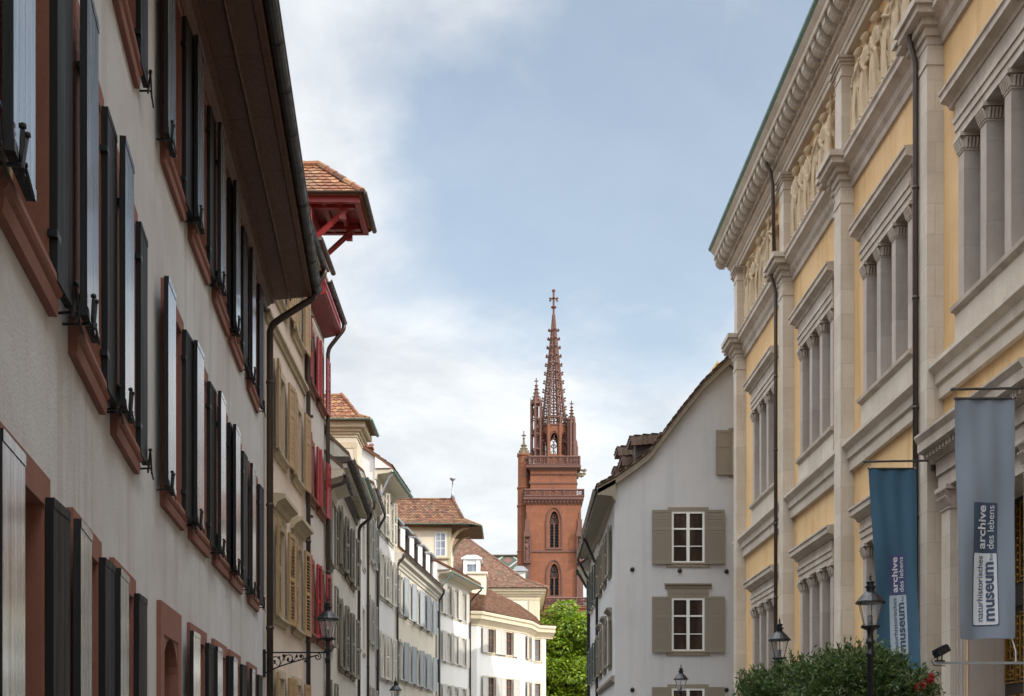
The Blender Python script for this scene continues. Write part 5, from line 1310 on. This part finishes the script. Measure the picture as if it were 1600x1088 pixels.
for k in range(8):
    M = Matrix.Translation((ocx, ocy, 0)) @ Matrix.Rotation(R(45*k), 4, 'Z'); ww = fw_/2*1.04; za_, zb_ = zo1+.3, tz(655)
    m.tube([M @ Vector((-ww, -ap*1.03, zb_)), M @ Vector((ww, -ap*1.03, zb_))], .11, 4); m.tube([M @ Vector((-ww, -ap*1.03, za_)), M @ Vector((-ww, -ap*1.03, zb_+.15))], .13, 4)
    for c_ in (-.4, .4): m.tube([M @ Vector((c_+.3*math.cos(a), -ap*1.03, (za_+zb_)/2+.35*math.sin(a))) for a in [i*math.pi/4 for i in range(8)]], .06, 4, True)
tp('parapet', m, 'cathedral_carved')
# spire
TD = TY+4; zs0, zs1 = tz(668), tz(492); R0 = tx(884)-tx(865.5)+.1
def rad(z): f = (z-zs0)/(zs1-zs0); return R0*(1-f)**1.06+.14*f
m = MB(); ZZ = [zs0+(zs1-zs0)*i/13 for i in range(14)]
for k in range(8):
    a = R(22.5+45*k); m.tube([(ocx+rad(z)*math.cos(a), ocy+rad(z)*math.sin(a), z) for z in ZZ], [.20-.10*i/13 for i in range(14)], 5)
for i, z in enumerate(ZZ): m.tube([(ocx+rad(z)*math.cos(R(22.5+45*k)), ocy+rad(z)*math.sin(R(22.5+45*k)), z) for k in range(8)], .09, 4, True)
for k in range(8):                                      # tracery panels between the ribs
    a0, a1 = R(22.5+45*k), R(67.5+45*k)
    for i in range(13):
        za_, zb_ = ZZ[i], ZZ[i+1]; q = lambda u, w: Vector((ocx+(rad(za_+(zb_-za_)*w))*(math.cos(a0)*(1-u)+math.cos(a1)*u), ocy+(rad(za_+(zb_-za_)*w))*(math.sin(a0)*(1-u)+math.sin(a1)*u), za_+(zb_-za_)*w))
        if i < 8: m.tube([q(.5, 0), q(.5, 1)], .06, 4); m.tube([q(.5+.32*math.cos(t_), .5+.3*math.sin(t_)) for t_ in [j*math.pi/3 for j in range(6)]], .055, 4, True)
        else: m.tube([q(.33, 0), q(.66, 1)], .06, 4); m.tube([q(.66, 0), q(.33, 1)], .06, 4); m.quad(q(.1, .0), q(.9, 0), q(.9, 1), q(.1, 1)) if i > 9 else None
sp_ = tp('spire', m, 'cathedral_carved')
for i, z in enumerate(ZZ):
    z = z+.2
    if i >= 12: continue
    for k in range(8):
        a = R(22.5+45*k); r_ = rad(z); s_ = .30-.009*i
        p0 = (ocx+r_*math.cos(a), ocy+r_*math.sin(a), z-.1); p1 = (ocx+(r_+.30)*math.cos(a), ocy+(r_+.30)*math.sin(a), z); p2 = (ocx+(r_+.45)*math.cos(a), ocy+(r_+.45)*math.sin(a), z+.12)
        tp('crocket', MB().tube([p0, p1, p2], [.10, .10, .17], 5), 'cathedral_carved', sp_)
m = MB().tube([(ocx, ocy, zs1-.3), (ocx, ocy, tz(454))], .17, 6); m.lathe([(.15, -.15), (.42, 0), (.42, .12), (.15, .25)], 8, (ocx, ocy, tz(481))); m.lathe([(.1, -.1), (.26, .05), (.28, .2), (.05, .4)], 8, (ocx, ocy, tz(456)))
for sg in (-1, 1):
    m.tube([(ocx, ocy, tz(467)), (ocx+sg*.5, ocy, tz(467)+.05), (ocx+sg*.62, ocy, tz(467)+.12)], [.14, .11, .15], 6); m.tube([(ocx, ocy, tz(467)), (ocx, ocy+sg*.5, tz(467)+.05), (ocx, ocy+sg*.62, tz(467)+.12)], [.14, .11, .15], 6); m.tube([(ocx+sg*.45, ocy, tz(467)), (ocx+sg*.5, ocy, tz(471))], [.12, .16], 5)
tp('finial', m, 'cathedral_carved', sp_)
# open stair turret beside the octagon, left
def pinnacle(cx_, cy_, r, z0, z1, z2, open_=True, name='pinnacle'):
    m = MB()
    for k in range(6):
        a = R(60*k+15); m.tube([(cx_+r*math.cos(a), cy_+r*math.sin(a), z0), (cx_+r*math.cos(a), cy_+r*math.sin(a), z1)], .13 if open_ else .2, 5)
        m.tube([(cx_+r*math.cos(a), cy_+r*math.sin(a), z1), (cx_+r*1.05*math.cos(a), cy_+r*1.05*math.sin(a), z1+.9)], [.13, .03], 4)
    z = z0
    while z < z1+.1:
        m.tube([(cx_+r*math.cos(R(60*k+15)), cy_+r*math.sin(R(60*k+15)), z) for k in range(6)], .11, 4, True); z += (z1-z0)/(4 if open_ else 2)
    if open_:
        pts = []; n = 40
        for i in range(n): a = i*.45; pts.append((cx_+r*.55*math.cos(a), cy_+r*.55*math.sin(a), z0+(z1-z0)*i/n))
        m.tube(pts, .16, 4); m.tube([(cx_, cy_, z0), (cx_, cy_, z1)], .14, 5)
    else: m.lathe([(r*.55, z0), (r*.55, z1)], 6, (cx_, cy_, 0))
    m.lathe([(r*.9, z1), (r*.5, z1+(z2-z1)*.3), (r*.2, z1+(z2-z1)*.65), (.05, z2-.6)], 6, (cx_, cy_, 0))
    m.tube([(cx_, cy_, z2-.9), (cx_, cy_, z2)], .07, 5); m.box(cx_-.28, cx_+.28, cy_-.07, cy_+.07, z2-.5, z2-.36)
    for j in range(6):
        f = j/6; zz_ = z1+(z2-z1)*f*.85; rr = r*.9*(1-f)**1.3
        for k in range(6): a = R(60*k); m.add(ell((cx_+(rr+.08)*math.cos(a), cy_+(rr+.08)*math.sin(a), zz_), (.13, .13, .10), 5, 4))
    return tp(name, m, 'cathedral_carved')
TD = TY+2.6; pinnacle(tx(838), TY+2.6, .78, tz(727), tz(632), tz(591))
pinnacle(tx(893), TY+2.4, .48, tz(727), tz(662), tz(627), False)
pinnacle(tx(899), TY+5.6, .40, tz(727), tz(690), tz(664), False)
pinnacle(tx(846), TY+5.9, .45, tz(727), tz(675), tz(640), False)
pinnacle(tx(885), TY+6.2, .50, tz(727), tz(665), tz(632), False)
TD = TY; m = MB()                                               # flying braces from the pinnacles
for p_, q_ in (((tx(892), TY+2.4, tz(690)), (tx(882), TY+3, tz(680))), ((tx(840), TY+2.6, tz(690)), (tx(850), TY+3, tz(680)))): m.tube([p_, q_], .15, 5)
tp('flying_buttress', m, 'cathedral_carved')
# gallery at the foot
m = MB(); m.box(tx(838), tx(918), TY-3, TY-.01, 0, tz(955)); m.box(tx(837), tx(919), TY-3.2, TY-.01, tz(955), tz(953)); tp('porch', m)
balustrade(tx(838), tx(918), TY-3, TY-.4, tz(953), tz(938))

# cathedral roof in coloured tiles
CR = thing('church_roof', 'church nave roof of green, white and orange glazed tiles in a lozenge pattern, left of the tower', 'church', (-3, 184, 0))
k_ = 176/FPX; m = MB(); zr_ = EYE+(HOR-869)/FPX*182
m.quad((-22, 176, zr_-7.5), (2.2, 176, zr_-7.5), (2.2, 182, zr_), (-22, 182, zr_)); m.quad((-22, 188, zr_-7.5), (2.2, 188, zr_-7.5), (2.2, 182, zr_), (-22, 182, zr_)); m.quad((-22, 188, zr_-7.51), (2.2, 188, zr_-7.51), (2.2, 176, zr_-7.51), (-22, 176, zr_-7.51)); m.quad((2.2, 176, zr_-7.5), (2.2, 188, zr_-7.5), (2.2, 182, zr_))
subworld('roof', m, 'glazed_tiles', CR, CR)
m = MB(); m.box(-22, 2.1, 176.4, 187.6, 0, zr_-7.5); subworld('wall', m, 'cathedral_stone', CR, CR)
m = MB(); m.tube([(-22, 182, zr_+.05), (2.2, 182, zr_+.05)], .18, 6); subworld('ridge', m, 'tiles_dark', CR, CR)

# small white roof house seen between brown roof and tower
SH = thing('roof_house', 'small white flat topped rooftop structure in front of the tower base', 'house', (.8, 120, 0))
q0 = P(806, 893, 120); q1 = P(821, 889, 120); m = MB(); m.box(q0.x, q1.x, 120, 124, 0, q0.z); subworld('wall', m, 'plaster_white', SH, SH)
m = MB(); m.box(q0.x-.35, q1.x+.25, 119.7, 124.3, q0.z+.002, q0.z+.14); m.prism([(q0.x-.3, q0.z+.14), (q1.x+.2, q0.z+.14), (q1.x-.2, q0.z+.5), (q0.x+.1, q0.z+.5)], 119.8, 124.2); subworld('roof', m, 'zinc', SH, SH)

# ================================================================== TREES AND SHRUBS
def leaf_quad(m, p, d, n_, L, W):
    s_ = d.cross(n_).normalized()*W/2; mid = p+d*(L*.45)+n_*(L*.06); tip = p+d*L-n_*(L*.05); k = len(m.v)
    m.v += [tuple(p), tuple(mid+s_), tuple(tip), tuple(mid-s_)]; m.f.append((k, k+1, k+2, k+3))
def rvec(rd): 
    while True:
        v = Vector((rd.uniform(-1, 1), rd.uniform(-1, 1), rd.uniform(-1, 1)))
        if .05 < v.length < 1: return v.normalized()
rd = random.Random(11)
TR = thing('broadleaf_tree', 'bright green broadleaf tree at the end of the street below the church tower', 'tree', (4.6, 97, 0))
m = MB(); m.tube([(4.6, 97, 0), (4.7, 97, 2), (4.5, 97.1, 5), (4.6, 97, 9)], [.42, .34, .26, .10], 10); subworld('trunk', m, 'bark', TR, TR, True)
cl_ = []; C0 = Vector((4.6, 97, 7.3)); RA = Vector((4.8, 4.4, 6.5))
for i in range(420):
    v = rvec(rd); r_ = rd.uniform(.25, 1.0)**.5; p = C0+Vector((v.x*RA.x, v.y*RA.y, v.z*RA.z))*r_
    if p.z < 1.2: continue
    cl_.append((p, rd.uniform(.55, 1.05)))
m = MB()
for p, r_ in cl_[::4]: m.tube([(4.6, 97, 3+p.z*.25), tuple((Vector((4.6, 97, 4))+p)/2+Vector((0, 0, .4))), tuple(p)], [.12, .07, .02], 5)
subworld('limb', m, 'bark', TR, TR)
m = MB()
for p, r_ in cl_:
    for j in range(int(190*r_*r_)+50):
        v = rvec(rd); q = p+Vector((v.x*r_, v.y*r_, v.z*r_*.62))*rd.uniform(.6, 1)**.5
        d = (v+Vector((0, 0, -.5))+rvec(rd)*.6).normalized(); nn = (v+Vector((0, 0, .9))+rvec(rd)*.5).normalized(); leaf_quad(m, q, d, nn, rd.uniform(.22, .36), rd.uniform(.16, .26))
subworld('crown', m, 'leaves_tree', TR, TR)
def shrub(name, label, base, blobs, nleaf, seed, shoots, flowers=()):
    rd = random.Random(seed); root = thing(name, label, 'shrub', base, 'shrubs in tubs beside the museum')
    B = Vector(base); m = MB()
    m.lathe([(.36, 0), (.48, .55), (.52, .55), (.52, .62), (.46, .62), (.44, .56)], 16, base); subworld('tub', m, 'bark', root, root, True)
    lm, sm = MB(), MB()
    for c, r_ in blobs:
        c = Vector(c); n = int(nleaf*r_*r_)
        for k in range(int(26*r_)+4):
            v = rvec(rd); v.z = abs(v.z); e_ = c+Vector((v.x*r_, v.y*r_, v.z*r_*.9)); sm.tube([tuple(B+Vector((0, 0, .5))), tuple((B+c)/2), tuple(c), tuple(e_)], [.02, .014, .01, .004], 4)
            if k % 2 == 0: blobs_l = [(e_, .16)]
            nn = 42
            for j in range(nn):
                q = e_+rvec(rd)*rd.uniform(.02, .19); d = (rvec(rd)+v*.8+Vector((0, 0, .25))).normalized(); leaf_quad(lm, q, d, rvec(rd), rd.uniform(.06, .12), rd.uniform(.020, .036))
        for j in range(n):
            v = rvec(rd); q = c+Vector((v.x*r_, v.y*r_, v.z*r_))*rd.uniform(.35, 1)**.6; d = (rvec(rd)+v*.6+Vector((0, 0, .3))).normalized(); leaf_quad(lm, q, d, rvec(rd), rd.uniform(.06, .12), rd.uniform(.020, .036))
    for (a, b_) in shoots:
        a, b_ = Vector(a), Vector(b_); sm.tube([a, (a+b_)/2+Vector((.02, 0, 0)), b_], [.007, .005, .003], 4)
        for j in range(34):
            f = j/34; q = a+(b_-a)*f; leaf_quad(lm, q, (rvec(rd)+(b_-a).normalized()).normalized(), rvec(rd), rd.uniform(.05, .10), .022)
    subworld('stem', sm, 'bark', root, root); subworld('foliage', lm, 'leaves_bush', root, root)
    if flowers:
        fm = MB()
        for c in flowers:
            for j in range(26):
                q = Vector(c)+rvec(rd)*rd.uniform(.0, .07)
                for k in range(3): leaf_quad(fm, q, rvec(rd), rvec(rd), .045, .035)
        subworld('flower', fm, 'petals_red', root, root)
def pq(px, py, Y): return tuple(P(px, py, Y))
shrub('shrub', 'lower leafy shrub under the street lamp nearest the gabled house', (4.55, 20.2, .1),
      [(pq(1190, 1078, 20.2), .34), (pq(1235, 1072, 20.2), .38), (pq(1215, 1095, 20.0), .42), (pq(1265, 1085, 20.2), .38), (pq(1170, 1090, 20.3), .26), (pq(1225, 1120, 20), .5), (pq(1262, 1130, 20), .4)], 4200, 5,
      [(pq(1175, 1060, 20.2), pq(1157, 1048, 20.2)), (pq(1195, 1060, 20.2), pq(1174, 1042, 20.2)), (pq(1215, 1055, 20.1), pq(1190, 1050, 20.1)), (pq(1240, 1055, 20.1), pq(1245, 1040, 20.1))])
shrub('shrub', 'tallest leafy shrub with a few red flowers behind the near street lamp', (5.1, 18.2, .1),
      [(pq(1325, 1045, 18.3), .30), (pq(1275, 1060, 18.2), .32), (pq(1300, 1068, 18), .36), (pq(1350, 1060, 18), .38), (pq(1385, 1055, 18.1), .34), (pq(1418, 1072, 18.2), .32), (pq(1330, 1085, 18), .4), (pq(1380, 1095, 18), .42), (pq(1280, 1095, 18), .38), (pq(1430, 1098, 18.1), .30), (pq(1340, 1130, 18), .5), (pq(1400, 1130, 18), .42), (pq(1375, 1035, 18.1), .22)], 4200, 9,
      [(pq(1325, 1030, 18.2), pq(1320, 1000, 18.2)), (pq(1318, 1030, 18.2), pq(1308, 1008, 18.2)), (pq(1340, 1030, 18.2), pq(1342, 1003, 18.2)), (pq(1262, 1045, 18.2), pq(1247, 1022, 18.2)), (pq(1300, 1045, 18.2), pq(1291, 1005, 18.2)), (pq(1395, 1040, 18.1), pq(1404, 1022, 18.1)), (pq(1430, 1060, 18.1), pq(1440, 1046, 18.1)), (pq(1242, 1040, 18.2), pq(1234, 1018, 18.2))],
      [pq(1441, 1071, 17.9), pq(1452, 1064, 17.9), pq(1434, 1076, 17.9), pq(1456, 1058, 18.0)])

# ================================================================== STREET LAMPS
def lantern(root, T, par=None):
    V = lambda mb: mb
    x, y, z = T; 
    m = MB().lathe([(.17, .335), (.195, .31), (.20, .315), (.195, .335), (.17, .36), (.13, .41), (.075, .46), (.055, .475), (.055, .52), (.075, .525), (.075, .54), (.045, .545), (.045, .585), (.06, .59), (.06, .60), (.02, .62), (.012, .66), (.02, .675), (.006, .70), (.001, .735)], 18, T)
    cap = subworld('cap', m, 'iron_black', root, root, False)
    m = MB().loft([[(x+r_*math.cos(a), y+r_*math.sin(a), z+h) for a in [2*math.pi*j/18 for j in range(18)]] for r_, h in ((.088, 0), (.163, .312))], cap=False); subworld('glass', m, 'lantern_glass', root, root, True)
    m = MB()
    for k in range(6):
        a = R(60*k+20); m.tube([(x+.090*math.cos(a), y+.090*math.sin(a), z), (x+.165*math.cos(a), y+.165*math.sin(a), z+.312)], .0045, 4)
    m.lathe([(.05, -.05), (.115, -.02), (.12, .0), (.10, .012), (.05, .01)], 14, T)
    for k in range(6): a = R(60*k+20); m.add(ell((x+.12*math.cos(a), y+.12*math.sin(a), z+.0), (.018, .018, .022), 6, 4))
    m.lathe([(.035, .01), (.035, .13), (.045, .135), (.045, .145), (.01, .15)], 10, T); m.lathe([(.03, .30), (.03, .335)], 8, T)
    subworld('cage', m, 'iron_black', root, root)
    m = MB().lathe([(.012, .15), (.018, .19), (.006, .235)], 8, T); subworld('burner', m, 'wood_white', root, root, True)
def post_lamp(px, py_top, Y, label):
    p = P(px, py_top, Y); zb = p.z-.735; root = thing('street_lamp', label, 'street lamp', (p.x, Y, 0), 'old style lantern street lamps')
    lantern(root, (p.x, Y, zb))
    m = MB().lathe([(.14, 0), (.15, .25), (.11, .30), (.10, .9), (.07, 1.0), (.05, 1.1), (.042, zb-.42), (.065, zb-.40), (.065, zb-.36), (.04, zb-.33), (.045, zb-.24), (.07, zb-.22), (.045, zb-.19), (.035, zb-.10), (.05, zb-.04), (.055, zb-.02)], 14, (p.x, Y, 0))
    subworld('post', m, 'iron_black', root, root, True)
post_lamp(1360, 894, 16.4, 'nearest and largest post lantern, in front of the blue banner')
post_lamp(1218, 964, 21.6, 'post lantern standing behind the low shrub before the yellow museum')
post_lamp(1064, 1037, 32.0, 'post lantern before the windows of the white gabled house')
post_lamp(618, 1058, 38.0, 'small post lantern farthest along the left row of houses')
Yl = 20.62; pL = P(512, 930, Yl); zb = pL.z-.735
WL_ = thing('wall_lantern', 'black lantern on a scrolled iron wall bracket between the grey and beige houses', 'street lamp', (-4.2, Yl, 3.5), 'old style lantern street lamps')
lantern(WL_, (pL.x, Yl, zb))
m = MB().lathe([(.03, -.42), (.05, -.36), (.03, -.32), (.03, -.26), (.06, -.22), (.035, -.16), (.04, -.06), (.05, -.03)], 12, (pL.x, Yl, zb)); subworld('stand', m, 'iron_black', WL_, WL_, True)
m = MB(); xw = -4.20; zt_ = zb-.24
m.box(xw, pL.x, Yl-.015, Yl+.015, zt_-.012, zt_+.012); m.box(xw-.03, xw+.02, Yl-.04, Yl+.04, zt_-.42, zt_+.05)
def spiral(c, r0, r1, a0, a1, n=18): return [(c[0]+(r0+(r1-r0)*i/n)*math.cos(a0+(a1-a0)*i/n), Yl, c[1]+(r0+(r1-r0)*i/n)*math.sin(a0+(a1-a0)*i/n)) for i in range(n+1)]
m.tube([(xw+(pL.x-xw)*f, Yl, zt_-.36+.36*f**.75) for f in [i/12 for i in range(11)]], .012, 5)
m.tube(spiral((xw+.17, zt_-.15), .13, .02, -2, 6), .009, 5); m.tube(spiral((xw+.42, zt_-.11), .09, .015, 3.5, -5), .009, 5); m.tube(spiral((xw+.62, zt_-.07), .06, .01, -2.4, 5), .008, 5)
m.tube(spiral((pL.x-.17, zt_-.07), .065, .012, 1.5, -7), .010, 5); m.tube([(xw+.05, Yl, zt_-.02), (xw+.25, Yl, zt_-.25), (xw+.36, Yl, zt_-.03)], .008, 5); m.tube([(xw+.3, Yl, zt_-.22), (xw+.5, Yl, zt_-.15), (xw+.56, Yl, zt_-.02)], .008, 5)
for k in range(9): m.add(ell((xw+.10+.075*k, Yl, zt_-.10-.05*math.sin(k*1.7)), (.022, .010, .028), 6, 4))
subworld('bracket', m, 'iron_black', WL_, WL_)

# ================================================================== BANNERS
def text_mesh(body, size, bold, M):
    cu = bpy.data.curves.new('t', 'FONT'); cu.body = body; cu.size = size; cu.offset = bold; cu.resolution_u = 4; cu.space_character = 1.0
    ob = bpy.data.objects.new('t', cu); COL.objects.link(ob); dg = bpy.context.evaluated_depsgraph_get(); dg.update()
    me = bpy.data.meshes.new_from_object(ob.evaluated_get(dg)); bpy.data.objects.remove(ob)
    xs_ = [v.co.x for v in me.vertices]; ys_ = [v.co.y for v in me.vertices]
    return me, (min(xs_), max(xs_), min(ys_), max(ys_))
def banner(label, Y, X0, X1, zt, H, cm, c1, c2, ct, ox, seed, slant, twist, cloth_pane=True):
    root = thing('banner', label, 'banner', (X0, Y, zt), 'hanging museum banners')
    W = X1-X0
    def surf(u, w, off=0):                            # u across 0..1, w down 0..1
        x = X0+W*(u+(slant[0]*(1-u)+slant[1]*u)*w)
        y = Y+twist*w*w*(.5-u)*W+.020*math.sin(u*17+seed)*(1-w)*.5+.06*math.sin(u*7+w*5+seed)*w+.006*math.sin(u*19-w*6+seed)*(.4+w)+(.07*w**3*math.sin(u*5+1.0+w*4))+.02*math.sin(w*9+u*3)
        z = zt-H*w-(.02*math.sin(u*7+seed) if w > .98 else 0)-(.03*u*(1-u)*4*w**8)
        return (x, y-off, z)
    nu, nw = 26, 70; m = MB()
    for s_ in (0, .004):
        k = len(m.v)
        for j in range(nw+1):
            for i in range(nu+1): m.v.append(surf(i/nu, j/nw, -s_))
        for j in range(nw):
            for i in range(nu): a = k+j*(nu+1)+i; m.f.append((a, a+1, a+nu+2, a+nu+1) if s_ else (a, a+nu+1, a+nu+2, a+1))
    subworld('cloth', m, cm, root, root, True)
    m = MB().tube([surf(-.02, .0), surf(1.02, .0)], .018, 6); subworld('hem_rod', m, 'steel_rod', root, root)
    for u in (.03, .97): p_ = surf(u, 0); m = MB().tube([p_, (p_[0], Y, zt+.10)], .006, 4); m.add(ell(p_, (.022, .022, .022), 6, 4)); subworld('hook', m, 'zinc', root, root)
    def pnl(u0, u1, w0, w1, mat, off, name='print_panel', rr=.02):
        m = MB(); nn = 26; k = len(m.v)
        for j in range(nn+1):
            for i in range(nn+1):
                u = u0+(u1-u0)*i/nn; w = w0+(w1-w0)*j/nn
                # rounded corners: pull the outermost grid corners in
                if i in (0, nn) and j in (0, nn): u += (rr/W)*.3*(1 if i == 0 else -1); w += (rr/H)*.3*(1 if j == 0 else -1)
                m.v.append(surf(u, w, off))
        for j in range(nn):
            for i in range(nn): a = k+j*(nn+1)+i; m.f.append((a, a+nn+1, a+nn+2, a+1))
        subworld(name, m, mat, root, root, True)
    u0, u1, wa, wb, wc = ox
    pnl(u0, u1, wa, wb, c1, .008); pnl(u0-.004, u1+.004, wb, wc, c1 if cloth_pane else c2, .0075); pnl(u0+.012, u1-.012, wb+.0035, wc-.0035, c2, .012)
    def lettering(body, uc0, uc1, wbot, wtop, bold, mat):
        me, (a, b_, c_, d_) = text_mesh(body, 1, bold, None)
        f = 'acemnorsuvz'                             # the band from baseline to x-height maps to the column uc0..uc1 by the full extents
        for v in me.vertices:
            fw_ = (v.co.x-a)/(b_-a); fu = (v.co.y-c_)/(d_-c_)
            v.co = Vector(surf(uc1+(uc0-uc1)*fu, wbot+(wtop-wbot)*fw_, .019))
        me.materials.clear(); me.materials.append(MATS[mat]); me.transform(Matrix.Translation(-root.location)); link('lettering', me, root)
    du = u1-u0
    lettering('archive', u0+du*.17, u0+du*.52, wb-(wb-wa)*.07, wa+(wb-wa)*.06, .022, ct)
    lettering('des lebens', u0+du*.60, u0+du*.86, wb-(wb-wa)*.07, wa+(wb-wa)*.06, .004, ct)
    lettering('naturhistorisches', u0+du*.18, u0+du*.42, wc-(wc-wb)*.06, wb+(wc-wb)*.05, .004, 'print_text_dark')
    lettering('museum', u0+du*.54, u0+du*.86, wc-(wc-wb)*.06, wb+(wc-wb)*.13, .026, 'print_text_dark')
    lettering('Basel', u0+du*.70, u0+du*.82, wb+(wc-wb)*.105, wb+(wc-wb)*.02, .0, c1)
    return root
banner('pale grey blue museum banner at the portal, with navy and white panels', 17.4, 6.34, 7.19, 6.80, 3.42, 'banner_pale', 'print_navy', 'print_white', 'print_white', (.27, .715, .437, .643, .945), 1.0, (.08, -.02), .1)
banner('darker teal blue museum banner beside the downpipe, with violet and white panels', 21.65, 6.35, 7.20, 6.81, 3.62, 'banner_blue', 'print_violet', 'print_greywhite', 'print_white', (.34, .72, .425, .623, .915), 2.2, (.30, -.03), .8, False)
for Y, X0, lab in ((17.4, 6.30, 'iron rod carrying the pale grey banner beside the portal'), (21.65, 6.28, 'iron rod carrying the blue banner beside the downpipe')):
    r_ = thing('banner_rod', lab, 'rod', (mx(8.05, Y), Y, 6.93), 'banner rods on the museum wall')
    m = MB().tube([(X0, Y, 6.93), (mx(7.85, Y), Y, 6.95)], .020, 8); m.add(ell((X0, Y, 6.93), (.03, .03, .03), 8, 5)); subworld('rod', m, 'steel_rod', r_, r_)
    m = MB().box(mx(7.82, Y), mx(8.04, Y), Y-.04, Y+.04, 6.78, 7.02); subworld('wall_plate', m, 'steel_rod', r_, r_)
# lower bar and floodlights
r_ = thing('banner_rod', 'thin grey lower bar below the pale banner, carrying a floodlight on its tip', 'rod', (7.7, 17.4, 3.02), 'banner rods on the museum wall')
m = MB().box(6.02, 7.72, 17.37, 17.43, 2.995, 3.03); subworld('rod', m, 'zinc', r_, r_)
m = MB().box(7.65, 7.775, 17.3, 17.5, 2.9, 3.12); subworld('wall_plate', m, 'steel_rod', r_, r_)
m = MB(); m.tube([(7.12, 17.36, 3.40), (7.16, 17.36, 3.28), (7.19, 17.36, 3.18), (7.2, 17.38, 3.03)], .010, 5); subworld('tie_cord', m, 'wood_white', r_, r_)
fl = thing('floodlight', 'small black floodlight on the tip of the lower banner bar', 'floodlight', (6.14, 17.4, 3.03))
m = MB(); Mf = Matrix.Translation((6.14, 17.4, 3.16)) @ Matrix.Rotation(R(-28), 4, 'Y') @ Matrix.Rotation(R(20), 4, 'Z')
m.box(-.07, .11, -.08, .08, -.035, .06, Mf)
for k in range(5): m.box(-.06+.035*k, -.045+.035*k, -.085, .085, .06, .08, Mf)
subworld('housing', m, 'iron_black', fl, fl)
m = MB(); m.box(-.09, -.07, -.07, .07, -.03, .055, Mf); subworld('lens', m, 'glass_dark', fl, fl)
m = MB(); m.tube([(6.12, 17.31, 3.16), (6.12, 17.31, 3.05), (6.12, 17.49, 3.05), (6.12, 17.49, 3.16)], .011, 5); m.box(6.06, 6.18, 17.35, 17.45, 3.031, 3.05); subworld('yoke', m, 'iron_black', fl, fl)
m = MB(); m.tube([(6.05, 17.40, 3.10), (6.0, 17.4, 3.04), (6.04, 17.4, 2.98), (6.2, 17.4, 2.97)], .007, 5); subworld('cable', m, 'iron_black', fl, fl)
r_ = thing('wall_bracket', 'small steel wall bracket beside the red flowers, below the blue banner', 'bracket', (7.66, 21.4, 3.1))
m = MB().box(7.05, 7.66, 21.38, 21.43, 3.12, 3.16); m.box(7.60, 7.66, 21.33, 21.47, 2.98, 3.25); subworld('arm', m, 'zinc', r_, r_)
